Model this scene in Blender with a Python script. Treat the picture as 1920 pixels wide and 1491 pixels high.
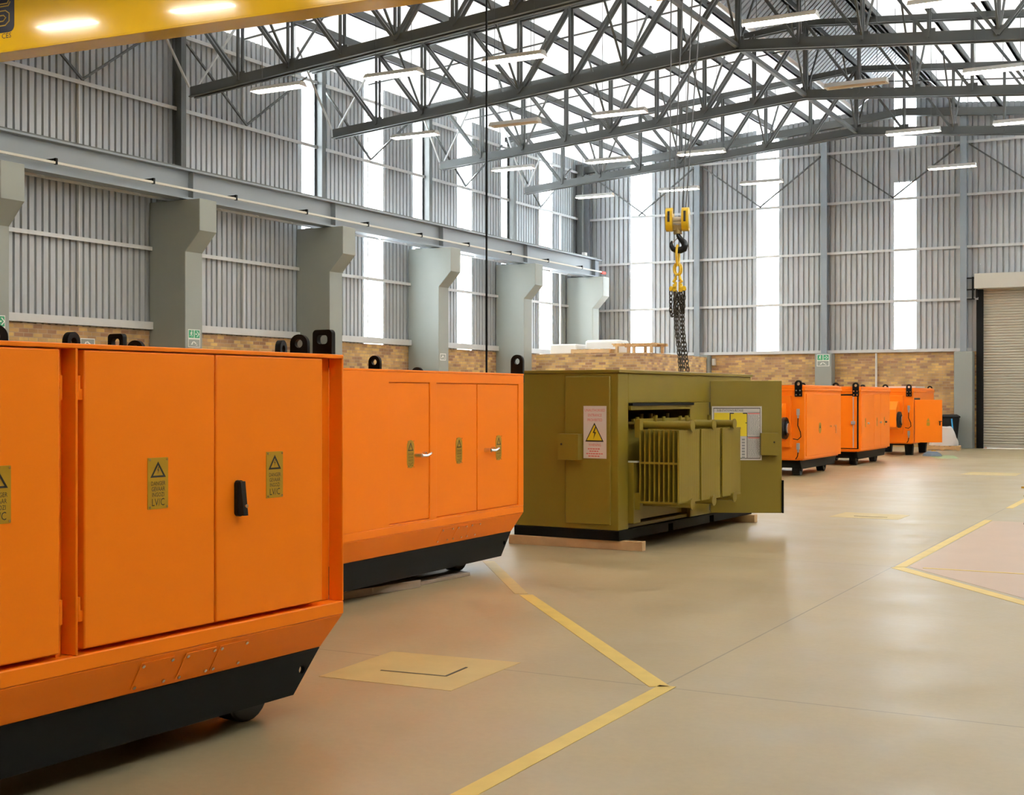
import bpy, math, random
from mathutils import Vector, Matrix
from mathutils.geometry import tessellate_polygon
random.seed(7)
sc = bpy.context.scene
COL = sc.collection
V = Vector
rad = math.radians
for _o in list(bpy.data.objects):
    bpy.data.objects.remove(_o)

# ------------------------------------------------------------------ camera, world, exposure
cam_d = bpy.data.cameras.new('camera'); cam = bpy.data.objects.new('camera', cam_d); COL.objects.link(cam)
cam.location = (0, 0, 1.65)
cam.rotation_euler = (rad(90), 0, math.atan2(1330, 2480))
cam_d.sensor_width = 36; cam_d.lens = 2480 / 1920 * 36; cam_d.shift_y = -2.5 / 1920
cam_d.clip_end = 300
sc.camera = cam
vs = sc.view_settings
vs.view_transform = 'Standard'; vs.look = 'None'; vs.gamma = 1; vs.use_curve_mapping = False
vs.exposure = 0.66
w = bpy.data.worlds.new('overcast_sky'); sc.world = w; w.use_nodes = True
bg = w.node_tree.nodes['Background']
bg.inputs[0].default_value = (0.90, 0.96, 1.0, 1); bg.inputs[1].default_value = 27.0
sc.cycles.max_bounces = 8; sc.cycles.diffuse_bounces = 6; sc.cycles.glossy_bounces = 3
sc.cycles.sample_clamp_indirect = 6
TUBE = 66.0          # brightness of a lit fluorescent tube

# ------------------------------------------------------------------ materials
MATS = {}
def mat(name, col, rough=.5, metal=0, var=.06, scale=3, bump=0, bscale=40, coat=0, emit=None, estr=0, spec=.5, transl=0):
    m = bpy.data.materials.new(name); m.use_nodes = True; nt = m.node_tree; N = nt.nodes; L = nt.links
    b = N['Principled BSDF']
    b.inputs['Roughness'].default_value = rough; b.inputs['Metallic'].default_value = metal
    b.inputs['Specular IOR Level'].default_value = spec; b.inputs['Coat Weight'].default_value = coat
    tc = N.new('ShaderNodeTexCoord')
    nz = N.new('ShaderNodeTexNoise'); nz.inputs['Scale'].default_value = scale; nz.inputs['Detail'].default_value = 4
    L.new(tc.outputs['Object'], nz.inputs['Vector'])
    mr = N.new('ShaderNodeMapRange'); mr.inputs['To Min'].default_value = 1 - var; mr.inputs['To Max'].default_value = 1 + var
    L.new(nz.outputs['Fac'], mr.inputs['Value'])
    mx = N.new('ShaderNodeMix'); mx.data_type = 'RGBA'; mx.blend_type = 'MULTIPLY'; mx.inputs['Factor'].default_value = 1
    mx.inputs['A'].default_value = (*col, 1); L.new(mr.outputs['Result'], mx.inputs['B'])
    L.new(mx.outputs['Result'], b.inputs['Base Color'])
    if bump:
        n2 = N.new('ShaderNodeTexNoise'); n2.inputs['Scale'].default_value = bscale
        L.new(tc.outputs['Object'], n2.inputs['Vector'])
        bp = N.new('ShaderNodeBump'); bp.inputs['Strength'].default_value = bump; bp.inputs['Distance'].default_value = .01
        L.new(n2.outputs['Fac'], bp.inputs['Height']); L.new(bp.outputs['Normal'], b.inputs['Normal'])
    if emit:
        b.inputs['Emission Color'].default_value = (*emit, 1); b.inputs['Emission Strength'].default_value = estr
    if transl:
        t = N.new('ShaderNodeBsdfTranslucent'); t.inputs['Color'].default_value = (*[min(1, c * 1.0) for c in col], 1)
        ms = N.new('ShaderNodeMixShader'); ms.inputs[0].default_value = transl
        L.new(b.outputs[0], ms.inputs[1]); L.new(t.outputs[0], ms.inputs[2])
        L.new(ms.outputs[0], N['Material Output'].inputs['Surface'])
    MATS[name] = m
    return m

ORANGE = mat('orange_paint', (.86, .192, .004), .42, var=.03, bump=.03, bscale=220, coat=.05, spec=.22)
OLIVE = mat('olive_paint', (.20, .142, .014), .42, var=.05, bump=.03, bscale=200, coat=.05, spec=.35)
BLACK = mat('black_paint', (.005, .005, .0045), .6, var=.1, spec=.12)
BLKPL = mat('black_plastic', (.008, .008, .008), .4, spec=.25)
RUBBER = mat('black_rubber', (.012, .012, .012), .7)
YELLOW = mat('crane_yellow', (.74, .43, .012), .16, var=.04, coat=.4)
HOOKY = mat('lifting_yellow', (.82, .53, .02), .35, var=.08)
CHAINM = mat('dark_chain_steel', (.07, .058, .045), .45, metal=.7)
STEEL = mat('grey_painted_steel', (.070, .074, .070), .5, var=.1, scale=1.2)
RAILM = mat('blue_grey_steel', (.23, .26, .285), .45, var=.08, scale=1)
GALV = mat('galvanised_steel', (.64, .65, .65), .4, metal=.1, var=.08)
CONC = mat('grey_green_painted_concrete', (.26, .275, .25), .6, var=.06, scale=1.5)
CLAD = mat('zinc_cladding', (.46, .485, .505), .45, metal=.15, var=.07, scale=.8)
BARE = mat('bare_ridge_sheeting', (.36, .37, .38), .5, metal=.6, var=.06)
WHITE = mat('white_enamel', (.78, .77, .74), .4, var=.02)
REFL = mat('white_reflector', (.85, .84, .80), .3, var=.01)
SILVER = mat('polished_metal', (.75, .75, .74), .22, metal=1)
GREYPL = mat('grey_plastic', (.36, .38, .40), .4)
SIGNY = mat('yellow_plate', (.40, .215, .006), .4, var=.04)
SIGNY2 = mat('bright_yellow_print', (.83, .62, .02), .5, var=.02)
SIGNW = mat('white_plate', (.80, .77, .74), .45, var=.02)
RED = mat('red_print', (.72, .20, .18), .5)
INK = mat('black_print', (.015, .012, .01), .6)
INKS = mat('grey_print', (.36, .36, .36), .6)
GREEN = mat('green_sign', (.02, .27, .12), .5)
TIMBER = mat('pale_timber', (.55, .36, .17), .7, var=.25, scale=6, bump=.2, bscale=30)
OLDTIM = mat('weathered_timber', (.30, .22, .15), .8, var=.25, scale=6, bump=.2, bscale=30)
PLAST = mat('white_sheeting', (.80, .80, .78), .5, var=.05, bump=.5, bscale=8)
PAINTY = mat('worn_yellow_floor_paint', (.70, .50, .10), .45, var=.16, scale=5)
PAINTF = mat('faded_yellow_floor_paint', (.54, .41, .16), .5, var=.14, scale=4)
PINK = mat('faded_red_floor_paint', (.52, .36, .25), .45, var=.08, scale=2)
DRAINJ = mat('dark_joint', (.10, .085, .06), .8)
NAVY = mat('navy_badge', (.006, .008, .022), .35)
SHUT = mat('beige_shutter', (.50, .475, .40), .36, metal=.3, var=.04)
SHUTB = mat('beige_header_box', (.62, .60, .53), .45, var=.03)
DARKOP = mat('painted_interior_shade', (.02, .018, .012), .7)  # near-black colour standing in for shade inside open doorways
TUBEON = mat('lit_tube', (.9, .9, .85), .4, emit=(1.0, .91, .76), estr=TUBE)
TUBEOFF = mat('unlit_tube', (.72, .60, .48), .4)
STRIP = mat('translucent_wall_sheet', (.93, .95, .96), .5, var=.02, transl=.85)
ROOFS = mat('white_roof_insulation', (.90, .90, .89), .45, var=.04, scale=.8, bump=.25, bscale=1.6, transl=.032)  # translucency set so the far slopes glow from the sky
ROOFO = mat('opaque_roof_insulation', (.80, .80, .79), .5, var=.04, scale=.8, bump=.25, bscale=1.6, transl=.0)  # near-bay copy without that glow, keeping the near wall darker
SKIN = mat('skin', (.36, .19, .12), .5)
TROUS = mat('dark_trousers', (.018, .02, .026), .9)
SHIRT = mat('navy_work_shirt', (.04, .06, .12), .9)
HAIR = mat('dark_hair', (.01, .008, .006), .7)
BLUEG = mat('blue_grey_canvas', (.14, .18, .23), .8, var=.2, scale=12)
BLUE = mat('blue_handle', (.02, .28, .62), .4)
GREENS = mat('green_floor_stain', (.30, .40, .20), .6, var=.2, scale=6)

def brick_mat():
    m = bpy.data.materials.new('face_brick'); m.use_nodes = True; N = m.node_tree.nodes; L = m.node_tree.links
    b = N['Principled BSDF']; b.inputs['Roughness'].default_value = .85
    tc = N.new('ShaderNodeTexCoord'); sp = N.new('ShaderNodeSeparateXYZ'); L.new(tc.outputs['Object'], sp.inputs[0])
    ad = N.new('ShaderNodeMath'); ad.operation = 'ADD'; L.new(sp.outputs[0], ad.inputs[0]); L.new(sp.outputs[1], ad.inputs[1])
    cb = N.new('ShaderNodeCombineXYZ'); L.new(ad.outputs[0], cb.inputs[0]); L.new(sp.outputs[2], cb.inputs[1])
    br = N.new('ShaderNodeTexBrick'); L.new(cb.outputs[0], br.inputs['Vector'])
    br.inputs['Scale'].default_value = 1; br.inputs['Brick Width'].default_value = .235; br.inputs['Row Height'].default_value = .085
    br.inputs['Mortar Size'].default_value = .008; br.inputs['Bias'].default_value = -.1
    br.inputs['Color1'].default_value = (.25, .125, .06, 1); br.inputs['Color2'].default_value = (.60, .38, .12, 1); br.inputs['Mortar'].default_value = (.36, .25, .16, 1)
    nz = N.new('ShaderNodeTexNoise'); nz.inputs['Scale'].default_value = 2.2; nz.inputs['Detail'].default_value = 6; L.new(cb.outputs[0], nz.inputs['Vector'])
    mr = N.new('ShaderNodeMapRange'); mr.inputs['From Min'].default_value = .3; mr.inputs['From Max'].default_value = .7
    mr.inputs['To Min'].default_value = .72; mr.inputs['To Max'].default_value = 1.28; L.new(nz.outputs['Fac'], mr.inputs['Value'])
    mx = N.new('ShaderNodeMix'); mx.data_type = 'RGBA'; mx.blend_type = 'MULTIPLY'; mx.inputs['Factor'].default_value = 1
    L.new(br.outputs['Color'], mx.inputs['A']); L.new(mr.outputs['Result'], mx.inputs['B']); L.new(mx.outputs['Result'], b.inputs['Base Color'])
    bp = N.new('ShaderNodeBump'); bp.inputs['Strength'].default_value = .5; bp.inputs['Distance'].default_value = .008; bp.invert = True
    L.new(br.outputs['Fac'], bp.inputs['Height']); L.new(bp.outputs['Normal'], b.inputs['Normal'])
    return m
BRICK = brick_mat()

def floor_mat():
    m = bpy.data.materials.new('polished_concrete'); m.use_nodes = True; N = m.node_tree.nodes; L = m.node_tree.links
    b = N['Principled BSDF']; b.inputs['Specular IOR Level'].default_value = .45
    tc = N.new('ShaderNodeTexCoord')
    def noise(s, d, r=.6):
        n = N.new('ShaderNodeTexNoise'); n.inputs['Scale'].default_value = s; n.inputs['Detail'].default_value = d; n.inputs['Roughness'].default_value = r
        L.new(tc.outputs['Object'], n.inputs['Vector']); return n
    big, mid, fine = noise(.28, 5), noise(1.3, 6), noise(22, 3)
    cr = N.new('ShaderNodeValToRGB'); L.new(big.outputs['Fac'], cr.inputs['Fac'])
    cr.color_ramp.elements[0].position = .32; cr.color_ramp.elements[0].color = (.345, .265, .135, 1)
    cr.color_ramp.elements[1].position = .70; cr.color_ramp.elements[1].color = (.45, .36, .205, 1)
    def mul(a, fac_out, lo, hi):
        mr = N.new('ShaderNodeMapRange'); mr.inputs['From Min'].default_value = .3; mr.inputs['From Max'].default_value = .7
        mr.inputs['To Min'].default_value = lo; mr.inputs['To Max'].default_value = hi; L.new(fac_out, mr.inputs['Value'])
        mx = N.new('ShaderNodeMix'); mx.data_type = 'RGBA'; mx.blend_type = 'MULTIPLY'; mx.inputs['Factor'].default_value = 1
        L.new(a, mx.inputs['A']); L.new(mr.outputs['Result'], mx.inputs['B']); return mx.outputs['Result']
    c = mul(cr.outputs['Color'], mid.outputs['Fac'], .90, 1.07); c = mul(c, fine.outputs['Fac'], .97, 1.03)
    # saw-cut joints on a six metre grid, where x = -2.80 and y = 7.01
    sp = N.new('ShaderNodeSeparateXYZ'); L.new(tc.outputs['Object'], sp.inputs[0])
    def joint(out, off):
        a = N.new('ShaderNodeMath'); a.operation = 'SUBTRACT'; L.new(out, a.inputs[0]); a.inputs[1].default_value = off - 3
        f = N.new('ShaderNodeMath'); f.operation = 'FLOORED_MODULO'; L.new(a.outputs[0], f.inputs[0]); f.inputs[1].default_value = 6
        s = N.new('ShaderNodeMath'); s.operation = 'SUBTRACT'; L.new(f.outputs[0], s.inputs[0]); s.inputs[1].default_value = 3
        ab = N.new('ShaderNodeMath'); ab.operation = 'ABSOLUTE'; L.new(s.outputs[0], ab.inputs[0])
        lt = N.new('ShaderNodeMath'); lt.operation = 'LESS_THAN'; L.new(ab.outputs[0], lt.inputs[0]); lt.inputs[1].default_value = .006
        return lt.outputs[0]
    mxj = N.new('ShaderNodeMath'); mxj.operation = 'MAXIMUM'; L.new(joint(sp.outputs[0], -2.80), mxj.inputs[0]); L.new(joint(sp.outputs[1], 7.01), mxj.inputs[1])
    sc_ = N.new('ShaderNodeMath'); sc_.operation = 'MULTIPLY'; L.new(mxj.outputs[0], sc_.inputs[0]); sc_.inputs[1].default_value = .65
    mj = N.new('ShaderNodeMix'); mj.data_type = 'RGBA'; L.new(sc_.outputs[0], mj.inputs['Factor']); L.new(c, mj.inputs['A']); mj.inputs['B'].default_value = (.13, .10, .06, 1)
    L.new(mj.outputs['Result'], b.inputs['Base Color'])
    rr = N.new('ShaderNodeMapRange'); rr.inputs['From Min'].default_value = .3; rr.inputs['From Max'].default_value = .7
    rr.inputs['To Min'].default_value = .32; rr.inputs['To Max'].default_value = .48; L.new(mid.outputs['Fac'], rr.inputs['Value']); L.new(rr.outputs['Result'], b.inputs['Roughness'])
    return m
FLOORM = floor_mat()

# ------------------------------------------------------------------ mesh builder
FONT = {}
def glyphs(s, size):
    key = (s, size)
    if key not in FONT:
        c = bpy.data.curves.new('t', 'FONT'); c.body = s; c.size = size; c.align_x = 'CENTER'; c.align_y = 'CENTER'; c.resolution_u = 2
        o = bpy.data.objects.new('t', c); m = o.to_mesh()
        FONT[key] = ([tuple(v.co) for v in m.vertices], [tuple(p.vertices) for p in m.polygons])
        o.to_mesh_clear(); bpy.data.objects.remove(o); bpy.data.curves.remove(c)
    return FONT[key]

class MB:
    def __init__(s): s.v = []; s.f = []; s.m = []
    def add(s, vs, fs, m=0):
        k = len(s.v); s.v += [tuple(p) for p in vs]; s.f += [tuple(i + k for i in f) for f in fs]; s.m += [m] * len(fs); return s
    def box(s, x0, x1, y0, y1, z0, z1, m=0):
        x0, x1 = min(x0, x1), max(x0, x1); y0, y1 = min(y0, y1), max(y0, y1); z0, z1 = min(z0, z1), max(z0, z1)
        return s.add([(x0, y0, z0), (x1, y0, z0), (x1, y1, z0), (x0, y1, z0), (x0, y0, z1), (x1, y0, z1), (x1, y1, z1), (x0, y1, z1)],
                     [(0, 3, 2, 1), (4, 5, 6, 7), (0, 1, 5, 4), (1, 2, 6, 5), (2, 3, 7, 6), (3, 0, 4, 7)], m)
    def hexa(s, lo, hi, m=0):      # lower and upper quads, each counter-clockwise from above
        return s.add(list(lo) + list(hi), [(0, 3, 2, 1), (4, 5, 6, 7), (0, 1, 5, 4), (1, 2, 6, 5), (2, 3, 7, 6), (3, 0, 4, 7)], m)
    def bar(s, p, q, w_, h, m=0, up=(0, 0, 1)):
        p, q = V(p), V(q); d = (q - p).normalized(); u = V(up)
        if abs(d.dot(u)) > .98: u = V((0, 1, 0)) if abs(d.y) < .9 else V((1, 0, 0))
        a = d.cross(u).normalized() * (w_ / 2); b = a.cross(d).normalized() * (h / 2)
        c = [p - a - b, p + a - b, p + a + b, p - a + b, q - a - b, q + a - b, q + a + b, q - a + b]
        return s.add(c, [(0, 1, 2, 3), (7, 6, 5, 4), (4, 5, 1, 0), (5, 6, 2, 1), (6, 7, 3, 2), (7, 4, 0, 3)], m)
    def cyl(s, p, q, r, n=16, m=0, r2=None):
        p, q = V(p), V(q); d = (q - p).normalized(); u = V((0, 0, 1)) if abs(d.z) < .9 else V((1, 0, 0))
        a = d.cross(u).normalized(); b = d.cross(a); r2 = r if r2 is None else r2; c = []
        for k in range(n):
            t = 2 * math.pi * k / n; e = a * math.cos(t) + b * math.sin(t); c += [p + e * r, q + e * r2]
        fs = [(2 * k, 2 * ((k + 1) % n), 2 * ((k + 1) % n) + 1, 2 * k + 1) for k in range(n)]
        fs += [tuple(2 * k for k in reversed(range(n))), tuple(2 * k + 1 for k in range(n))]
        return s.add(c, fs, m)
    def tube(s, path, r, n=8, m=0, closed=False):
        P = [V(p) for p in path]; K = len(P); rs = r if isinstance(r, (list, tuple)) else [r] * K; c = []; last = None
        for i, p in enumerate(P):
            d = (P[(i + 1) % K] - P[i - 1]) if closed else (P[min(i + 1, K - 1)] - P[max(i - 1, 0)])
            d.normalize()
            u = last if last is not None else (V((0, 0, 1)) if abs(d.z) < .9 else V((1, 0, 0)))
            a = (u - d * u.dot(d)).normalized(); last = a; b = d.cross(a)
            for k in range(n):
                t = 2 * math.pi * k / n; c.append(p + (a * math.cos(t) + b * math.sin(t)) * rs[i])
        fs = []
        for i in range(K if closed else K - 1):
            j = (i + 1) % K
            fs += [(i * n + k, i * n + (k + 1) % n, j * n + (k + 1) % n, j * n + k) for k in range(n)]
        if not closed: fs += [tuple(reversed(range(n))), tuple((K - 1) * n + k for k in range(n))]
        return s.add(c, fs, m)
    def plate(s, fr, outer, t, holes=(), m=0):     # polygon with holes in frame fr=(o,u,v,n), extruded by t along n
        o, u, v, n = [V(x) for x in fr]; polys = [outer] + list(holes)
        flat = [p for q in polys for p in q]; tri = tessellate_polygon([[V((a, b, 0)) for a, b in q] for q in polys])
        K = len(flat); pts = [o + u * a + v * b for a, b in flat] + [o + u * a + v * b + n * t for a, b in flat]; fs = []
        for a, b, c in tri:
            pa, pb, pc = flat[a], flat[b], flat[c]
            if (pb[0] - pa[0]) * (pc[1] - pa[1]) - (pb[1] - pa[1]) * (pc[0] - pa[0]) < 0: b, c = c, b
            fs += [(K + a, K + b, K + c), (a, c, b)]
        k = 0
        for qi, q in enumerate(polys):
            ar = sum(q[i][0] * q[(i + 1) % len(q)][1] - q[(i + 1) % len(q)][0] * q[i][1] for i in range(len(q)))
            fw = (ar > 0) == (qi == 0)
            for i in range(len(q)):
                a, b = k + i, k + (i + 1) % len(q)
                fs.append((a, b, K + b, K + a) if fw else (b, a, K + a, K + b))
            k += len(q)
        return s.add(pts, fs, m)
    def flat(s, fr, pts, m=0, lift=0.0):
        o, u, v, n = [V(x) for x in fr]
        return s.add([o + u * a + v * b + n * lift for a, b in pts], [tuple(range(len(pts)))], m)
    def text(s, fr, txt, x, y, size, m, lift=.001, sx=1.0):
        o, u, v, n = [V(k) for k in fr]; vs_, fs = glyphs(txt, 1.0)
        return s.add([o + u * (x + a * size * sx) + v * (y + b * size) + n * lift for a, b, _ in vs_], fs, m)
    def xf(s, M):
        s.v = [tuple(M @ V(p)) for p in s.v]; return s
    def build(s, name, mats, parent=None, bevel=0, smooth=True, loc=None):
        me = bpy.data.meshes.new(name); me.from_pydata(s.v, [], s.f)
        for m in (mats if isinstance(mats, (list, tuple)) else [mats]): me.materials.append(m)
        me.polygons.foreach_set('material_index', s.m)
        if smooth:
            me.polygons.foreach_set('use_smooth', [True] * len(s.f)); me.set_sharp_from_angle(angle=rad(35))
        me.update()
        o = bpy.data.objects.new(name, me); COL.objects.link(o)
        if parent: o.parent = parent
        if loc: o.location = loc
        if bevel:
            b = o.modifiers.new('bevel', 'BEVEL'); b.width = bevel; b.segments = 2; b.limit_method = 'ANGLE'; b.angle_limit = rad(50)
        return o

def tag(o, label=None, cat=None, group=None, kind=None):
    if label: o['label'] = label
    if cat: o['category'] = cat
    if group: o['group'] = group
    if kind: o['kind'] = kind
    return o
def struct(o, label, cat): return tag(o, label, cat, kind='structure')
def empty(name, loc=(0, 0, 0), rz=0, label=None, cat=None, group=None):
    o = bpy.data.objects.new(name, None); COL.objects.link(o); o.location = loc; o.rotation_euler = (0, 0, rz); o.empty_display_size = .2
    return tag(o, label, cat, group)
def copy_tree(o, parent=None):
    c = o.copy(); COL.objects.link(c)
    if parent: c.parent = parent
    for ch in list(o.children): copy_tree(ch, c)
    return c
def circ(cx, cy, r, n=20, ry=None): return [(cx + r * math.cos(2 * math.pi * k / n), cy + (ry or r) * math.sin(2 * math.pi * k / n)) for k in range(n)]
def rrect(x0, x1, y0, y1, r, n=4):
    P = []
    for cx, cy, a in ((x1 - r, y1 - r, 0), (x0 + r, y1 - r, 90), (x0 + r, y0 + r, 180), (x1 - r, y0 + r, 270)):
        P += [(cx + r * math.cos(rad(a + 90 * k / n)), cy + r * math.sin(rad(a + 90 * k / n))) for k in range(n + 1)]
    return P
def rect(x0, x1, y0, y1): return [(x0, y0), (x1, y0), (x1, y1), (x0, y1)]
FX = lambda x, y, z: ((x, y, z), (0, 1, 0), (0, 0, 1), (1, 0, 0))     # face looking towards +x
FY = lambda x, y, z: ((x, y, z), (1, 0, 0), (0, 0, 1), (0, -1, 0))    # face looking towards -y

# ------------------------------------------------------------------ the hall
XW, XR, YB, YF = -20.6, 2.4, 44.0, -6.0          # left wall, right wall, back wall, wall behind the camera
XRIDGE, ZE, SL = -9.1, 10.2, .087
def zroof(x): return ZE + SL * (min(x, 2 * XRIDGE - x) - XW)
RB = 1.6
def zridge(x): return zroof(x) if abs(x - XRIDGE) >= RB else zroof(XRIDGE - RB) + (RB - abs(x - XRIDGE)) * .95
FRAMES = [16.8, 22.0, 27.2, 32.4, 37.6, 42.8]    # column lines in view

fl = MB().box(XW - .3, XR + .3, YF - .3, YB + .3, -.2, 0).build('floor', FLOORM, smooth=False)
struct(fl, 'polished tan concrete factory floor', 'floor')

def corrugate(mb, a0, a1, zb, ztop, place, d=.068, p=.178):
    """trapezoid-ribbed sheet from a0 to a1; place(a, depth, z) -> point; depth > 0 is outwards"""
    prof = [(0, 0), (p * .68, 0), (p * .71, d), (p * .97, d), (p, 0)]
    pts = []; k = 0
    while True:
        for t, dd in prof[:4]:
            a = a0 + k * p + t
            if a >= a1: pts.append((a1, 0)); break
            pts.append((a, dd))
        else:
            k += 1; continue
        break
    vs_ = []
    for a, dd in pts: vs_ += [place(a, dd, zb), place(a, dd, ztop(a))]
    mb.add(vs_, [(2 * i, 2 * i + 2, 2 * i + 3, 2 * i + 1) for i in range(len(pts) - 1)])

LS = [(27.09, 28.01), (29.88, 30.8), (32.35, 33.25), (34.86, 35.74), (37.68, 38.56), (40.42, 41.37)]
BS = [(-18.74, -17.93), (-14.06, -13.28), (-9.42, -8.72), (-4.95, -4.12)]
def gaps(lo, hi, strips):
    out = []; a = lo
    for s0, s1 in strips: out.append((a, s0)); a = s1
    return out + [(a, hi)]
wl = MB()
for a0, a1 in gaps(YF, YB, LS): corrugate(wl, a0, a1, 3.06, lambda a: ZE, lambda a, d, z: (XW - d, a, z))
struct(wl.build('wall_left', CLAD, smooth=False), 'grey ribbed sheet cladding along the left side of the hall', 'wall')
wb = MB()
DOOR = (-6.68, -2.2, 5.02)
for a0, a1 in gaps(XW, DOOR[0] - .05, BS[:3]): corrugate(wb, a0, a1, 3.06, zridge, lambda a, d, z: (a, YB + d, z))
for a0, a1 in gaps(DOOR[0] - .05, XR, BS[3:]): corrugate(wb, a0, a1, DOOR[2], zridge, lambda a, d, z: (a, YB + d, z))
corrugate(wb, BS[2][0], BS[2][1], 8.62, lambda a: 9.75, lambda a, d, z: (a, YB + d, z))
corrugate(wb, DOOR[1], XR, 3.06, lambda a: DOOR[2], lambda a, d, z: (a, YB + d, z))
struct(wb.build('wall_back', CLAD, smooth=False), 'grey ribbed sheet cladding of the far gable wall', 'wall')
# brick dado
bl = MB().box(XW - .22, XW + .04, YF, YB, 0, 3.08).build('wall_left', BRICK, smooth=False)
struct(bl, 'brown face-brick base of the left side wall', 'wall')
bb = MB().box(XW, DOOR[0] - .02, YB - .04, YB + .22, 0, 3.08).box(DOOR[1] + .15, XR, YB - .04, YB + .22, 0, 3.08).build('wall_back', BRICK, smooth=False)
struct(bb, 'brown face-brick base of the far wall', 'wall')
# translucent sheets
nwin = 1
for i, (a, b) in enumerate(LS):
    o = MB().box(XW - .075, XW - .07, a, b, 2.96, ZE).build('window_%d' % nwin, STRIP, smooth=False); nwin += 1
    struct(o, 'tall translucent daylight strip in the left wall, %s' % (['%s from the near end in view' % q for q in ('first', 'second', 'third', 'fourth', 'fifth', 'sixth')])[i], 'window')
for i, (a, b) in enumerate(BS):
    mb = MB()
    if i == 2: mb.box(a, b, YB + .07, YB + .075, 2.98, 8.62).box(a, b, YB + .07, YB + .075, 9.75, zridge((a + b) / 2))
    else: mb.box(a, b, YB + .07, YB + .075, 2.96 if i < 3 else DOOR[2], zroof(a))
    o = mb.build('window_%d' % nwin, STRIP, smooth=False); nwin += 1
    struct(o, ['tall translucent daylight strip in the far wall beside the corner', 'tall translucent daylight strip in the far wall right of the crane hook',
               'tall translucent daylight strip in the far wall interrupted by a grey sheet', 'translucent daylight strip in the far wall above the roller door'][i], 'window')
# the two unseen walls beside the camera; right-hand strips added to throw side light
wr = MB(); RS = [(-4.4 + 2.6 * k, -3.9 + 2.6 * k) for k in range(18)]
corrugate(wr, YF, YB, 3.06, lambda a: 6.0, lambda a, d, z: (XR + d, a, z))
for a0, a1 in gaps(YF, YB, RS): corrugate(wr, a0, a1, 6.0, lambda a: ZE, lambda a, d, z: (XR + d, a, z))
struct(wr.build('wall_right', CLAD, smooth=False), 'grey ribbed sheet cladding along the right side of the hall', 'wall')
struct(MB().box(XR - .04, XR + .22, YF, YB, 0, 3.08).build('wall_right', BRICK, smooth=False), 'brown face-brick base of the right side wall', 'wall')
for k, (a, b) in enumerate(RS):
    struct(MB().box(XR + .07, XR + .075, a, b, 6.0, ZE).build('window_%d' % nwin, STRIP, smooth=False), 'unseen translucent strip added to the right wall for side light', 'window'); nwin += 1
wf = MB(); FS = []
for a0, a1 in gaps(XW, XR, FS): corrugate(wf, a0, a1, 3.06, zridge, lambda a, d, z: (a, YF - d, z))
struct(wf.build('wall_front', CLAD, smooth=False), 'grey ribbed sheet cladding of the near gable wall', 'wall')
struct(MB().box(XW, XR, YF - .22, YF + .04, 0, 3.08).build('wall_front', BRICK, smooth=False), 'brown face-brick base of the near wall', 'wall')
for a, b in FS:
    struct(MB().box(a, b, YF - .055, YF - .05, 2.96, zroof(a)).build('window_%d' % nwin, STRIP, smooth=False), 'translucent daylight strip in the near wall', 'window'); nwin += 1

# roof: white insulated slopes, bare ribbed sheets along the ridge
def slope(x0, x1, y0, y1, name, m, label):
    mb = MB(); za, zb = zroof(x0), zroof(x1)
    mb.add([(x0, y0, za), (x0, y1, za), (x1, y1, zb), (x1, y0, zb)], [(0, 1, 2, 3)])
    return struct(mb.build(name, m, smooth=False), label, 'ceiling')
YT = 20.0
slope(XW - .2, XRIDGE - RB + .14, YT, YB + .3, 'ceiling', ROOFS, 'white insulated roof slope on the left of the ridge, far bays')
slope(XRIDGE + RB - .14, XR + .2, YT, YB + .3, 'ceiling', ROOFS, 'white insulated roof slope on the right of the ridge, far bays')
slope(XW - .2, XRIDGE - RB + .14, YF - .3, YT, 'ceiling', ROOFO, 'white insulated roof slope on the left of the ridge, near bays')
slope(XRIDGE + RB - .14, XR + .2, YF - .3, YT, 'ceiling', ROOFO, 'white insulated roof slope on the right of the ridge, near bays')
rb = MB()
for s in (-1, 1):
    a, b = XRIDGE + s * RB, XRIDGE
    corrugate(rb, YF - .3, YB + .3, 0, lambda t: 1, lambda t, d, z: ((a + (b - a) * z), t, zridge(a + (b - a) * z) + d + .005), .06, .25)
struct(rb.build('ceiling', BARE, smooth=False), 'bare ribbed steel sheeting along the roof ridge', 'ceiling')

# roof purlins
PITCH = 1.32
names = ['first', 'second', 'third', 'fourth', 'fifth', 'sixth', 'seventh', 'eighth']
def purlin(x, label):
    mb = MB(); z = zridge(x)
    mb.box(x - .035, x + .035, YF, YB - .05, z - .20, z - .012).box(x - .035, x + .075, YF, YB - .05, z - .20, z - .185)
    tag(mb.build('roof_purlin', STEEL, smooth=False), label, 'purlin', 'purlins under the roof sheets')
for k in range(1, 8):
    purlin(XRIDGE - .35 - k * PITCH, 'long grey roof purlin left of the ridge, %s one out from the ridge' % names[k - 1])
    if k < 6: purlin(XRIDGE + .35 + k * PITCH, 'long grey roof purlin right of the ridge, %s one out from the ridge' % names[k - 1])

purlin(XRIDGE - .72, 'purlin inside the raised ridge, left slope'); purlin(XRIDGE + .72, 'purlin inside the raised ridge, right slope')
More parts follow.
